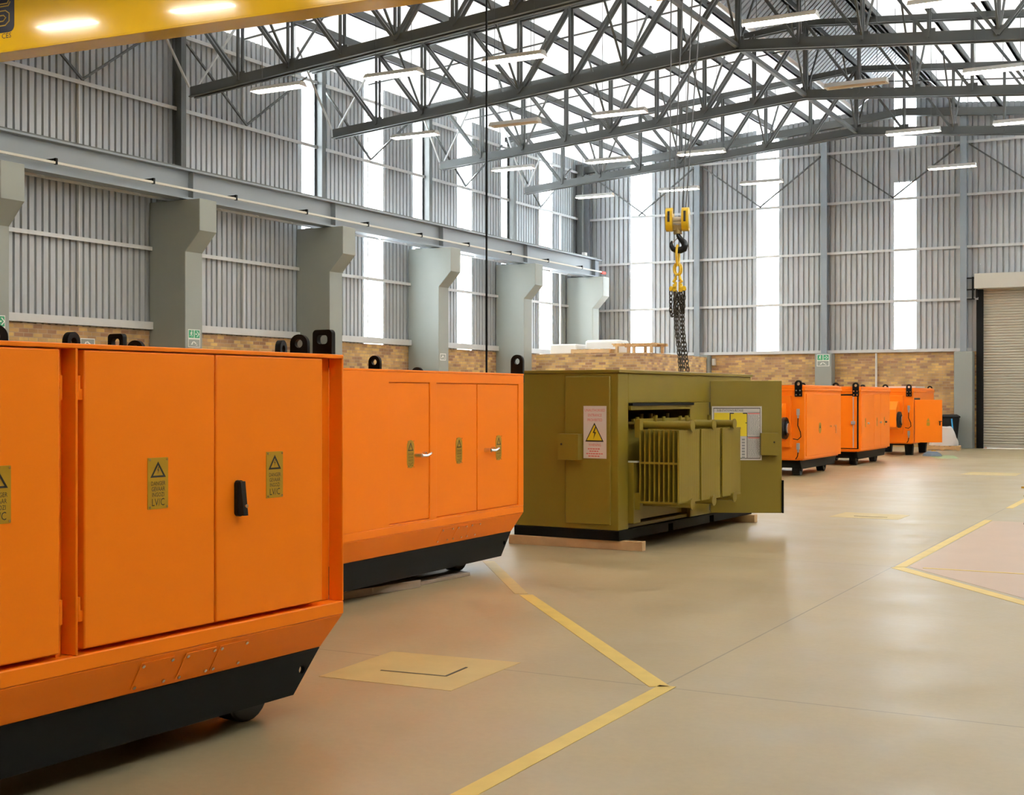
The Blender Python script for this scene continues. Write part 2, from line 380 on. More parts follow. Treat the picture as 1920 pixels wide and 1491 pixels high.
# girts and posts
def girt(p, q, label, m=GALV):
    p, q = V(p), V(q); mb = MB(); mb.bar(p, q, .12, .05); n = V((.055, 0, 0)) if abs(p.x - q.x) < .01 else V((0, -.055, 0))
    mb.bar(p + n + V((0, 0, -.025)), q + n + V((0, 0, -.025)), .012, .065)
    return tag(mb.build('wall_girt', m, smooth=False), label, 'girt', 'girts carrying the wall sheets')
for z, t in ((4.87, 'below the crane rail'), (8.06, 'above the crane rail'), (9.72, 'just under the eaves')):
    girt((XW + .075, YF, z), (XW + .075, YB - .2, z), 'long pale girt along the left wall ' + t)
for z, t in ((4.76, 'lowest above the sill'), (6.42, 'second above the sill'), (8.08, 'third above the sill'), (9.75, 'highest, below the gable')):
    girt((XW + .3, YB - .075, z), (DOOR[0] - .1 if z < 5.1 else XR, YB - .075, z), 'pale girt across the far wall, ' + t)
struct(MB().box(XW + .02, XW + .16, YF, YB, 3.1, 3.26).build('trim_1', GALV, smooth=False), 'grey sill angle between brick and sheeting on the left wall', 'trim')
struct(MB().box(XW + .1, DOOR[0] - .3, YB - .16, YB - .02, 3.08, 3.18).build('trim_2', GALV, smooth=False), 'grey sill angle between brick and sheeting on the far wall', 'trim')
for i, y in enumerate((14.3, 19.6, 24.75, 29.95, 35.1, 40.2)):
    o = MB().box(XW + .02, XW + .08, y - .018, y + .018, 3.1, ZE - .1).build('wall_post', GALV, smooth=False)
    tag(o, 'thin dark wall post halfway along the %s bay of the left wall in view' % names[i], 'post', 'thin posts on the left wall')
BP = (-20.36, -16.12, -11.65, -7.2)
for i, x in enumerate(BP):
    mb = MB(); zt = zroof(x) - .52
    mb.box(x - .1, x + .1, YB - .32, YB - .3, 2.9, zt).box(x - .1, x + .1, YB - .06, YB - .04, 2.9, zt).box(x - .012, x + .012, YB - .3, YB - .06, 2.9, zt)
    tag(mb.build('gable_post', RAILM, smooth=False), 'tall blue-grey gable post on the far wall ' + ['in the left corner', 'right behind the crane hook', 'above the brick pier with the exit sign', 'beside the roller door'][i], 'post')
for x, y0, y1, l in ((-15.84, 43.55, 43.96, 'behind the hoist chains'), (-11.63, 43.5, 43.96, 'carrying the green exit sign'), (-7.18, 43.5, 43.96, 'beside the black bin and roller door')):
    wd = .28 if x > -12 else .17
    tag(MB().box(x - wd, x + wd, y0, y1, 0, 3.06).build('wall_pier', CONC, bevel=.015, smooth=False), 'grey-green painted pier on the far wall ' + l, 'pier')

def brace(p, q, label, r=.028):
    o = MB().bar(p, q, .045, .045).build('wall_brace', STEEL, smooth=False); tag(o, label, 'brace')
for i, y in enumerate((14.3, 19.6, 24.75, 29.95, 35.1, 40.2)):
    for s, t in ((-1, 'near'), (1, 'far')):
        brace((XW + .16, y, 8.1), (XW + .16, y + s * 2.35, 9.75), 'dark brace high on the left wall, %s half of the %s bay in view' % (t, names[i]))
for i, x in enumerate(BP):
    for s, t in ((-1, 'left'), (1, 'right')):
        if (i == 0 and s < 0): continue
        brace((x + s * .14, YB - .16, 9.66), (x + s * 2.25, YB - .16, 8.1), 'dark far-wall brace running down %s from the %s gable post' % (t, ['corner', 'second', 'third', 'door-side'][i]))
# gable rafters
mb = MB()
mb.bar((XW + .2, YB - .3, zroof(XW + .2) - .36), (XRIDGE, YB - .3, zroof(XRIDGE) - .36), .2, .24).bar((XRIDGE, YB - .3, zroof(XRIDGE) - .36), (XR - .1, YB - .3, zroof(XR - .1) - .36), .2, .24)
tag(mb.build('gable_rafter', STEEL, smooth=False), 'dark steel rafter following the roof slope along the far gable', 'rafter')

# ------------------------------------------------------------------ columns
def make_column():
    c = empty('crane_column')
    yw = .27
    MB().plate(((0, -yw, 0), (1, 0, 0), (0, 0, 1), (0, 1, 0)),
               [(0, 0), (1.02, 0), (1.02, 4.75), (1.42, 5.18), (1.42, 5.86), (0, 5.86)][::1], 2 * yw).build('shaft', CONC, c, bevel=.015, smooth=False)
    p = MB(); p.box(.26, .28, .42, .58, 5.86, 10.0).box(.02, .04, .42, .58, 5.86, 10.0).box(.04, .26, .49, .51, 5.86, 10.0).box(.02, .28, .05, .58, 5.86, 5.92)
    p.build('upper_post', STEEL, c, smooth=False)
    return c
col0 = make_column()
CL = ['at the left edge of the photo', 'with the green exit sign, behind the nearest orange cabinet', 'between two daylight strips, behind the big black lifting lug',
      'with a faint pale sign, behind the second orange cabinet', 'beside the brick room with pallets', 'in the far left corner of the hall']
for i, y in enumerate(FRAMES):
    c = col0 if i == 0 else copy_tree(col0)
    c.location = (XW + .05, y - .1, 0)
    tag(c, 'grey-green concrete crane column ' + CL[i], 'column', 'crane columns along the left wall')
# crane beam and conductor
mb = MB(); y0, y1 = YF + .3, 43.3
mb.box(-19.86, -19.54, y0, y1, 6.49, 6.53).box(-19.86, -19.54, y0, y1, 5.88, 5.92).box(-19.71, -19.69, y0, y1, 5.92, 6.49)
for y in FRAMES:
    mb.box(-19.85, -19.55, y - .1, y - .09, 5.92, 6.49)
cb = empty('crane_runway_beam', (0, 0, 0), 0, 'long blue-grey runway beam on the column brackets along the left wall', 'crane beam')
mb.build('beam', RAILM, cb, smooth=False)
MB().box(-19.73, -19.67, y0, y1, 6.53, 6.59).build('rail', STEEL, cb, smooth=False)
for y in range(10, 43, 3): pass
# lattice surge girder behind the beam
mb = MB(); mb.box(-20.25, -20.19, y0, y1, 5.9, 5.96)
y = 8.0; s = 0
while y < 43: 
    mb.bar((-20.22, y, 5.93), (-19.86, y + .65, 5.93), .04, .04).bar((-19.86, y + .65, 5.93), (-20.22, y + 1.3, 5.93), .04, .04); y += 1.3
mb.build('lattice', GALV, cb, smooth=False)
cd = empty('conductor_rail', (0, 0, 0), 0, 'thin cream power conductor rail running along the crane runway beam', 'conductor rail')
MB().box(-19.48, -19.44, y0, y1, 6.05, 6.095).build('bar', SHUTB, cd, smooth=False)
y = 10.2
while y < 43:
    MB().bar((-19.69, y, 6.14), (-19.44, y, 6.14), .05, .03).bar((-19.46, y, 6.16), (-19.46, y, 6.04), .05, .05).build('bracket', BLACK, cd, smooth=False); y += 2.6
tag(MB().cyl((-19.47, 43.05, 6.06), (-19.47, 43.35, 6.06), .05, 10).build('end_stop', mat('red_cap', (.6, .05, .03), .5)), 'small red end stop at the far end of the crane rail', 'end stop')
tag(MB().box(-20.269, -20.14, 43.1, 43.3, 6.55, 6.82).build('junction_box', WHITE, bevel=.01), 'small white junction box above the crane beam in the corner', 'junction box')

# ------------------------------------------------------------------ roof trusses
def zbot(x): return 9.14 - .086 * abs(x - XRIDGE)
def ztop(x): return zroof(x) - .29
def make_truss():
    t = empty('roof_truss')
    nx = lambda k: XRIDGE + k * PITCH
    for fn, nm, w_, h in ((zbot, 'bottom_chord', .20, .23), (ztop, 'top_chord', .18, .16)):
        for s in (-1, 1):
            a, b = nx(0), nx(8 * s)
            if nm == 'top_chord': b = XW + .2 if s < 0 else XR - .2
            m = MB(); za, zb_ = fn(a), fn(b)
            for dy in (-1, 1):
                m.bar((a, dy * w_ * .28, za), (b, dy * w_ * .28, zb_), .018, h).bar((a, dy * w_ * .42, za - h / 2 + .01), (b, dy * w_ * .42, zb_ - h / 2 + .01), w_ * .42, .016)
            m.bar((a, 0, za + h * .2), (b, 0, zb_ + h * .2), w_ * .5, h * .5)
            m.build(nm, STEEL, t, smooth=False)
    for k in range(-8, 9):
        x = nx(k); m = MB()
        for dy in (-.075, .075): m.bar((x, dy, zbot(x)), (x, dy, ztop(x)), .05, .05)
        if k == 0: m.bar((x, 0, zbot(x)), (x, 0, ztop(x)), .11, .11)
        m.box(x - .12, x + .12, -.012, .012, zbot(x) - .06, zbot(x) + .19)
        if abs(k) < 8: m.build('web_vertical', STEEL, t, smooth=False)
        if k != 0:
            j = k + (-1 if k < 0 else 1)          # towards the eaves
            s = -1 if k < 0 else 1
            if abs(k) <= 4: a, b = (nx(k), zbot), (nx(k - s), ztop)          # rises towards the ridge
            else: a, b = (nx(k - s), zbot), (nx(k), ztop)
            m = MB()
            for dy in (-.075, .075): m.bar((a[0], dy, a[1](a[0])), (b[0], dy, b[1](b[0])), .058, .058)
            m.build('web_diagonal', STEEL, t, smooth=False)
        if k % 2 == 0 and abs(k) < 8:
            for s in (-1, 1):
                MB().bar((x, s * .1, zbot(x) + .1), (x, s * 1.55, zroof(x) - .22), .04, .04).build('fly_brace', STEEL, t, smooth=False)
    for s in (-1, 1):                               # stays at the free chord end
        for q in (-1, 1): MB().bar((nx(8 * s), q * .1, zbot(nx(8 * s)) + .1), (nx(8 * s), q * 1.5, zroof(nx(8 * s)) - .2), .04, .04).build('end_stay', GALV, t, smooth=False)
    return t
tr0 = make_truss()
TL = ['nearest', 'second nearest', 'third nearest', 'farthest']
for i, y in enumerate(FRAMES[1:5]):
    t = tr0 if i == 0 else copy_tree(tr0)
    t.location = (0, y, 0)
    tag(t, 'dark steel lattice roof truss spanning the hall, %s of the four in view' % TL[i], 'truss', 'roof trusses')
tag(MB().bar((XRIDGE, 22.0, 9.12), (XRIDGE, 37.6, 9.12), .09, .09).build('ridge_tie', STEEL, smooth=False), 'long straight steel tie joining the trusses under the ridge', 'tie')
for i, y in enumerate((24.6, 29.8, 35.0, 40.2)):
    m = MB().bar((XW + .2, y, zroof(XW) - .1), (XRIDGE, y, zroof(XRIDGE) - .1), .035, .035).bar((XRIDGE, y, zroof(XRIDGE) - .1), (XR - .2, y, zroof(XR) - .1), .035, .035)
    tag(m.build('sag_rod', STEEL, smooth=False), 'thin sag rod across the purlins in the %s bay beyond the nearest truss' % names[i], 'rod', 'sag rods between the trusses')

# ------------------------------------------------------------------ fluorescent fixtures
def make_fixture(lit):
    f = empty('fluorescent_fixture')
    L_, W_ = 1.26, .30
    h = MB(); x = L_ / 2; y = W_ / 2
    h.hexa([(-x, -y, 0), (x, -y, 0), (x, y, 0), (-x, y, 0)][:4], [(-x, -.06, .10), (x, -.06, .10), (x, .06, .10), (-x, .06, .10)])
    h.f = [q for i, q in enumerate(h.f) if i != 0]; h.m = h.m[:len(h.f)]           # open underneath
    h.add([(-x, -y, .002), (x, -y, .002), (x, y, .002), (-x, y, .002), (-x + .03, -.05, .075), (x - .03, -.05, .075), (x - .03, .05, .075), (-x + .03, .05, .075)],
          [(0, 4, 5, 1), (1, 5, 6, 2), (2, 6, 7, 3), (3, 7, 4, 0), (4, 7, 6, 5)], 1)
    h.build('housing', [WHITE, REFL], f, smooth=False)
    for s in (-1, 1):
        MB().cyl((-x + .06, s * .065, .022), (x - .06, s * .065, .022), .02, 8).build('tube', TUBEON if lit else TUBEOFF, f)
        MB().cyl((s * .42, 0, .1), (s * .42, 0, .1 + 1.0), .006, 5).build('hanger', STEEL, f)
    return f
FIX = [(-17.12, 21.79, 1), (-14.41, 21.96, 1), (-11.70, 21.95, 1), (-6.55, 21.84, 1), (-3.86, 22.08, 1),
       (-17.30, 27.26, 1), (-14.48, 27.14, 0), (-11.89, 27.28, 1), (-6.55, 27.03, 0), (-3.83, 27.09, 1),
       (-17.40, 32.52, 1), (-14.56, 32.62, 1), (-11.94, 32.70, 1), (-6.52, 32.53, 1), (-4.05, 32.49, 1),
       (-17.53, 38.25, 1), (-14.67, 38.19, 1), (-12.03, 38.11, 1), (-6.57, 38.03, 1)]
FIX += [(x, y, 1) for y in (16.9, 12.5, 6.6) for x in (-17.1, -14.4, -11.7, -6.55, -3.9, -1.25) if y > 10 or x > -8]  # unseen rows: middle one read from girder reflections, others added for near light
fx = {1: make_fixture(1), 0: make_fixture(0)}; used = set()
row = ['nearest', 'second', 'third', 'farthest'] + ['overhead'] * 9; pos = ['first', 'second', 'third', 'fourth', 'fifth']
for i, (x, y, lit) in enumerate(FIX):
    f = fx[lit] if lit not in used else copy_tree(fx[lit]); used.add(lit)
    f.location = (x, y, 7.97); i_ = i if i < 15 else i + 0
    if y < 24: f.location.y -= .05
    if i >= 19: tag(f, 'lit white fluorescent fixture in the rows nearer than the photo shows', 'light fixture', 'nearer hanging fixtures')
    else: tag(f, '%s fluorescent fixture hanging under the trusses, %s from the left in the %s row' % ('lit white' if lit else 'unlit', pos[i % 5] if i < 19 else 'one', row[i // 5] if i < 19 else 'unseen nearer'), 'light fixture', 'hanging fluorescent fixtures')
    for ch in f.children:
        if ch.name.startswith('hanger'):
            k_ = zroof(x + (.42 if ch.data.vertices[0].co.x > 0 else -.42)) - 7.97 - .1
            ch.scale = (1, 1, k_); ch.location.z = .1 * (1 - k_)

# ------------------------------------------------------------------ roller door
d = empty('door_1', (0, 0, 0)); struct(d, 'beige steel roller shutter door in the far wall', 'door')
cur = MB(); z = .05; x0, x1 = DOOR[0] + .02, DOOR[1]; yb = YB + .02
while z < DOOR[2] - .02:
    pr = [(0, 0), (.015, -.018), (.045, -.024), (.07, -.016), (.085, 0)]
    vs_ = []
    for dz, dy in pr: vs_ += [(x0, yb + dy, z + dz), (x1, yb + dy, z + dz)]
    cur.add(vs_, [(2 * i, 2 * i + 1, 2 * i + 3, 2 * i + 2) for i in range(4)]); z += .085
cur.build('curtain', SHUT, d, smooth=False)
MB().box(x0, x1, yb - .03, yb + .01, .002, .07).build('bottom_rail', SHUTB, d, smooth=False)
MB().box(DOOR[0] - .16, DOOR[1] + .2, YB - .55, YB - .02, 5.03, 5.5).build('header_box', SHUTB, d, bevel=.01, smooth=False)
g = MB(); g.box(DOOR[0] - .16, DOOR[0] + .04, YB - .12, YB + .1, 0, 5.03)
g.build('guide', BLACK, d, smooth=False)
MB().box(DOOR[1] - .04, DOOR[1] + .16, YB - .12, YB + .1, 0, 5.03).build('guide', BLACK, d, smooth=False)
g = MB()
for zz in (5.02, 5.38, 4.72): g.bar((-7.1, YB - .3, zz), (-6.86, YB - .3, zz), .04, .04)
g.bar((-6.92, YB - .3, 4.7), (-6.92, YB - .3, 5.42), .05, .06).bar((-6.8, YB - .3, 4.75), (-6.8, YB - .3, 5.4), .05, .05)
g.build('bracket', BLACK, d, smooth=False)
MB().cyl((-6.55, YB - .1, .03), (-6.55, YB - .16, .03), .03, 10).build('bolt', SILVER, d)

# ------------------------------------------------------------------ signs shared by the cabinets
BOLT = [(.16, 1), (-.30, .05), (.02, .05), (-.20, -1), (.32, .20), (.0, .20), (.34, 1)]
def tri(cx, cy, w_, h): return [(cx - w_ / 2, cy - h / 2), (cx + w_ / 2, cy - h / 2), (cx, cy + h / 2)]
def warning_plate(parent, fr, w_=.118, h=.225, rounded=False, text=True):
    """yellow riveted plate, centred on the frame origin"""
    o, u, v, n = fr; mb = MB()
    mb.plate(fr, rrect(-w_ / 2, w_ / 2, -h / 2, h / 2, w_ * .45 if rounded else .003), .003)
    mb.plate((V(o) + V(n) * .003, u, v, n), tri(0, h * .27, w_ * .76, h * .31), .0006, [tri(0, h * .255, w_ * .50, h * .205)], 1)
    mb.flat(fr, [(a * .018, h * .25 + b * .018) for a, b in BOLT], 1, .0036)
    if text:
        for t, y, s in (('DANGER', -.005, .026), ('GEVAAR', -.115, .026), ('INGOZI', -.225, .026), ('LV/C', -.375, .046)):
            mb.text(fr, t, 0, h * y, s, 1, .0036, .8)
    r = .0045
    for a in (-1, 1):
        for b in (-1, 1):
            c = V(o) + V(u) * a * (w_ / 2 - .009) + V(v) * b * (h / 2 - .009) + V(n) * .003
            mb.cyl(c, c + V(n) * .004, r, 8, 2)
    return mb.build('warning_plate', [SIGNY, INK, SILVER], parent)

def lug(parent, fr, w_, h, hole='round', bolts=0, t=.03, name='lifting_lug'):
    """plate standing on the frame origin (bottom centre), rounded top with a hole"""
    mb = MB(); rr = w_ * (.48 if hole == 'round' else .18)
    hp = circ(0, h - w_ * .48, w_ * .22) if hole == 'round' else rrect(-w_ * .27, w_ * .27, h - w_ * .58, h - w_ * .22, w_ * .14)
    top = rrect(-w_ / 2, w_ / 2, -h, h, rr, 6)
    outer = [(a, max(b, 0)) for a, b in top if b > -h * .2] 
    outer = [(w_ / 2, 0)] + [p for p in outer if p[1] > 0] + [(-w_ / 2, 0)]
    mb.plate(fr, outer, t, [hp])
    o = mb.build(name, BLACK, parent, bevel=.004)
    if bolts:
        oo, u, v, n = [V(q) for q in fr]
        for a in (-.26, .26):
            for b in (.12, .38) if bolts == 4 else (.2,):
                c = oo + u * a * w_ + v * b * h + n * t; MB().cyl(c, c + n * .012, .014, 8).build('bolt', SILVER, o)
    return o

def wheel(parent, x, y, r=.15, w_=.14):
    mb = MB().cyl((x - w_ / 2, y, r), (x + w_ / 2, y, r), r, 24).cyl((x - w_ / 2 - .02, y, r), (x + w_ / 2 + .02, y, r), r * .45, 12)
    return mb.build('wheel', RUBBER, parent, bevel=.012)

def hull(parent, L, W, z0, z1, skirt=True):
    """orange hull tapering inwards under its bottom rail, local far end at y=0, near end at y=-L"""
    mb = MB()
    mb.box(-W, 0, -L, 0, z1, z1 + .069)
    i = .10
    mb.hexa([(-W + i, -L + .07, z0), (-i, -L + .07, z0), (-i, -.07, z0), (-W + i, -.07, z0)], [(-W + .002, -L + .002, z1), (-.002, -L + .002, z1), (-.002, -.002, z1), (-W + .002, -.002, z1)])
    return mb.build('hull', ORANGE, parent, bevel=.006)
def skid(parent, L, W, zt, zb, i=.10):
    mb = MB(); pts = [(-L + .28, zb), (-.28, zb), (-.075, zt), (-L + .075, zt)]
    for x in (-i - .025, -W + i):
        mb.plate(((x, 0, 0), (0, 1, 0), (0, 0, 1), (1, 0, 0)), pts, .025, [circ(-.215, zb + (zt - zb) * .55, .022, 14), circ(-L + .215, zb + (zt - zb) * .55, .022, 14)])
    for y in (-.30, -L / 2, -L + .30): mb.box(-W + i + .02, -i - .02, y - .04, y + .04, zb + .02, zt)
    mb.box(-W + i + .02, -i - .02, -L + .32, -.32, zb + .04, zb + .07)
    return mb.build('skid', BLACK, parent, smooth=False)
SN = V((.171, 0, -.10)).normalized(); SV = V((.10, 0, .171)).normalized()
def patches(parent, spans, bolts=True):
    for a, b in spans:
        fr = (V((-.05, (a + b) / 2, .4305)), (0, 1, 0), SV, SN); wd = (b - a) / 2
        o = MB().plate(fr, rect(-wd - .012, wd + .012, -.072, .072), .004).build('patch_plate', ORANGE, parent, bevel=.001)
        for s in (-1, 1):
            for t in (-1, 1):
                c = V(fr[0]) + V((0, 1, 0)) * s * wd + SV * t * .058 + SN * .004
                MB().cyl(c, c + SN * .008, .009, 6).build('bolt', SILVER, o)

# ------------------------------------------------------------------ nearest orange cabinet
L1, W1 = 3.5, 1.42
c1 = empty('substation_cabinet', (-4.03, 5.66, 0), -rad(3.4), 'nearest orange substation cabinet on black skid, cut off by the left edge of the photo', 'substation cabinet', 'orange substation cabinets')
hull(c1, L1, W1, .345, .516); skid(c1, L1, W1, .345, .135)
mb = MB().box(-W1 + .09, -.09, -L1 + .012, -.012, .585, 1.846)
for x0, x1 in ((-.09, -.001), (-W1 + .001, -W1 + .09)):
    for y in (-.012, -1.735, -L1): mb.box(x0, x1, y, y + .012, .585, 1.846)
mb.box(-.09, -.045, -1.80, -1.775, .585, 1.846)
mb.build('body', ORANGE, c1, bevel=.003)
MB().box(-W1, 0, -L1, 0, 1.846, 1.866).build('roof', ORANGE, c1, bevel=.004)
for i, (a, b) in enumerate(((-.165, -.926), (-.934, -1.686), (-1.810, -2.560), (-2.568, -3.33))):
    d_ = MB().box(-.075, -.006, b, a, .605, 1.842).build('door', ORANGE, c1, bevel=.007)
    if i in (1, 3) or i == 2:
        hy = b - .016 if i != 2 else a + .016
        for z0 in (.72, 1.635):
            MB().cyl((-.03, hy, z0), (-.03, hy, z0 + .1), .012, 10).box(-.045, -.018, hy, hy + (.03 if i != 2 else -.03), z0 + .0, z0 + .045).build('hinge', ORANGE, d_)
    cy = {0: -.528, 1: -1.284, 2: -2.105, 3: -2.86}[i]
    warning_plate(d_, FX(-.006, cy, 1.268))
    if i in (0, 2):
        hy = -.785 if i == 0 else -2.42
        m = MB().plate(((-.006, hy, 1.17), (0, 1, 0), (0, 0, 1), (1, 0, 0)), rrect(-.022, .022, -.085, .085, .02), .022)
        m.hexa([(.012, hy - .014, 1.09), (.05, hy - .014, 1.09), (.05, hy + .014, 1.09), (.012, hy + .014, 1.09)], [(.012, hy - .016, 1.25), (.03, hy - .016, 1.25), (.03, hy + .016, 1.25), (.012, hy + .016, 1.25)])
        m.cyl((.045, hy, 1.135), (.056, hy, 1.135), .009, 10, 1)
        m.build('handle', [BLKPL, SILVER], d_, bevel=.004)
patches(c1, ((-1.358, -1.188), (-1.094, -.927), (-.879, -.712)))
for y in (-.40, -L1 + .40):
    for x in (-.36, -W1 + .36): wheel(c1, x, y)
lug(c1, ((-.142, .025, 1.80), (1, 0, 0), (0, 0, 1), (0, -1, 0)), .13, .20, 'slot')
lug(c1, ((-1.345, -.30, 1.84), (1, 0, 0), (0, 0, 1), (0, -1, 0)), .12, .155, 'slot')
lug(c1, ((-.19, -.115, 1.866), (.97, .24, 0), (0, 0, 1), (.24, -.97, 0)), .10, .105)
lug(c1, ((-.36, -.10, 1.866), (-.35, .94, 0), (0, 0, 1), (.94, .35, 0)), .10, .08)
lug(c1, ((-1.20, -.30, 1.866), (.97, .24, 0), (0, 0, 1), (.24, -.97, 0)), .10, .09)
lug(c1, ((-.66, -1.22, 1.866), (-.25, .97, 0), (0, 0, 1), (.97, .25, 0)), .10, .085)
lug(c1, ((-.86, -1.48, 1.866), (.5, .87, 0), (0, 0, 1), (.87, -.5, 0)), .12, .115)

# ------------------------------------------------------------------ second orange cabinet
L2, W2 = 4.2, 1.32
c2 = empty('substation_cabinet', (-5.996, 11.42, 0), rad(.7), 'second orange substation cabinet, with three flush doors and silver handles', 'substation cabinet', 'orange substation cabinets')
hull(c2, L2, W2, .335, .516); skid(c2, L2, W2, .335, .115)
mb = MB().box(-W2 + .02, -.022, -L2 + .02, -.02, .58, 1.85)
R2 = [(-2.41, -1.765), (-1.655, -.925), (-.92, -.108)]
mb.plate(FX(-.022, 0, 0), rect(-L2, 0, .583, 1.85), .022, [rect(-2.41, -1.765, .60, 1.765), rect(-1.655, -.108, .60, 1.765)])
mb.build('body', ORANGE, c2, bevel=.004)
MB().box(-W2, .002, -L2, .002, 1.85, 1.868).build('roof', ORANGE, c2, bevel=.004)
for i, (a, b) in enumerate(R2):
    d_ = MB().box(-.022, -.008 + .0, a + .006, b - .004, .606, 1.759).build('door', ORANGE, c2, bevel=.003)
    warning_plate(d_, FX(-.008, (-2.07, -1.255, -.505)[i], 1.165), .112, .235, True)
    if i != 1:
        a0, a1 = ((-1.99, -1.835), (-.775, -.61))[i // 2]
        m = MB().cyl((-.008, a0, 1.152), (.06, a0, 1.152), .018, 12).tube([(.055, a0, 1.152), (.062, a0 + .07, 1.148), (.06, a1 - .03, 1.16), (.05, a1, 1.165)], .014, 8)
        m.cyl((-.008, a1 - .03, 1.155), (.02, a1 - .03, 1.155), .022, 12)
        m.build('handle', SILVER, d_)
patches(c2, ((-1.52, -1.35), (-1.25, -1.10), (-1.0, -.85)))
for y in (-.62, -L2 + .62):
    for x in (-.42, -W2 + .42): wheel(c2, x, y, .145)
lug(c2, ((-.075, .03, 1.78), (1, 0, 0), (0, 0, 1), (0, -1, 0)), .135, .275, bolts=0)
lug(c2, ((-1.22, .03, 1.78), (1, 0, 0), (0, 0, 1), (0, -1, 0)), .135, .165)
lug(c2, ((-.10, -2.45, 1.868), (1, 0, 0), (0, 0, 1), (0, -1, 0)), .11, .112)

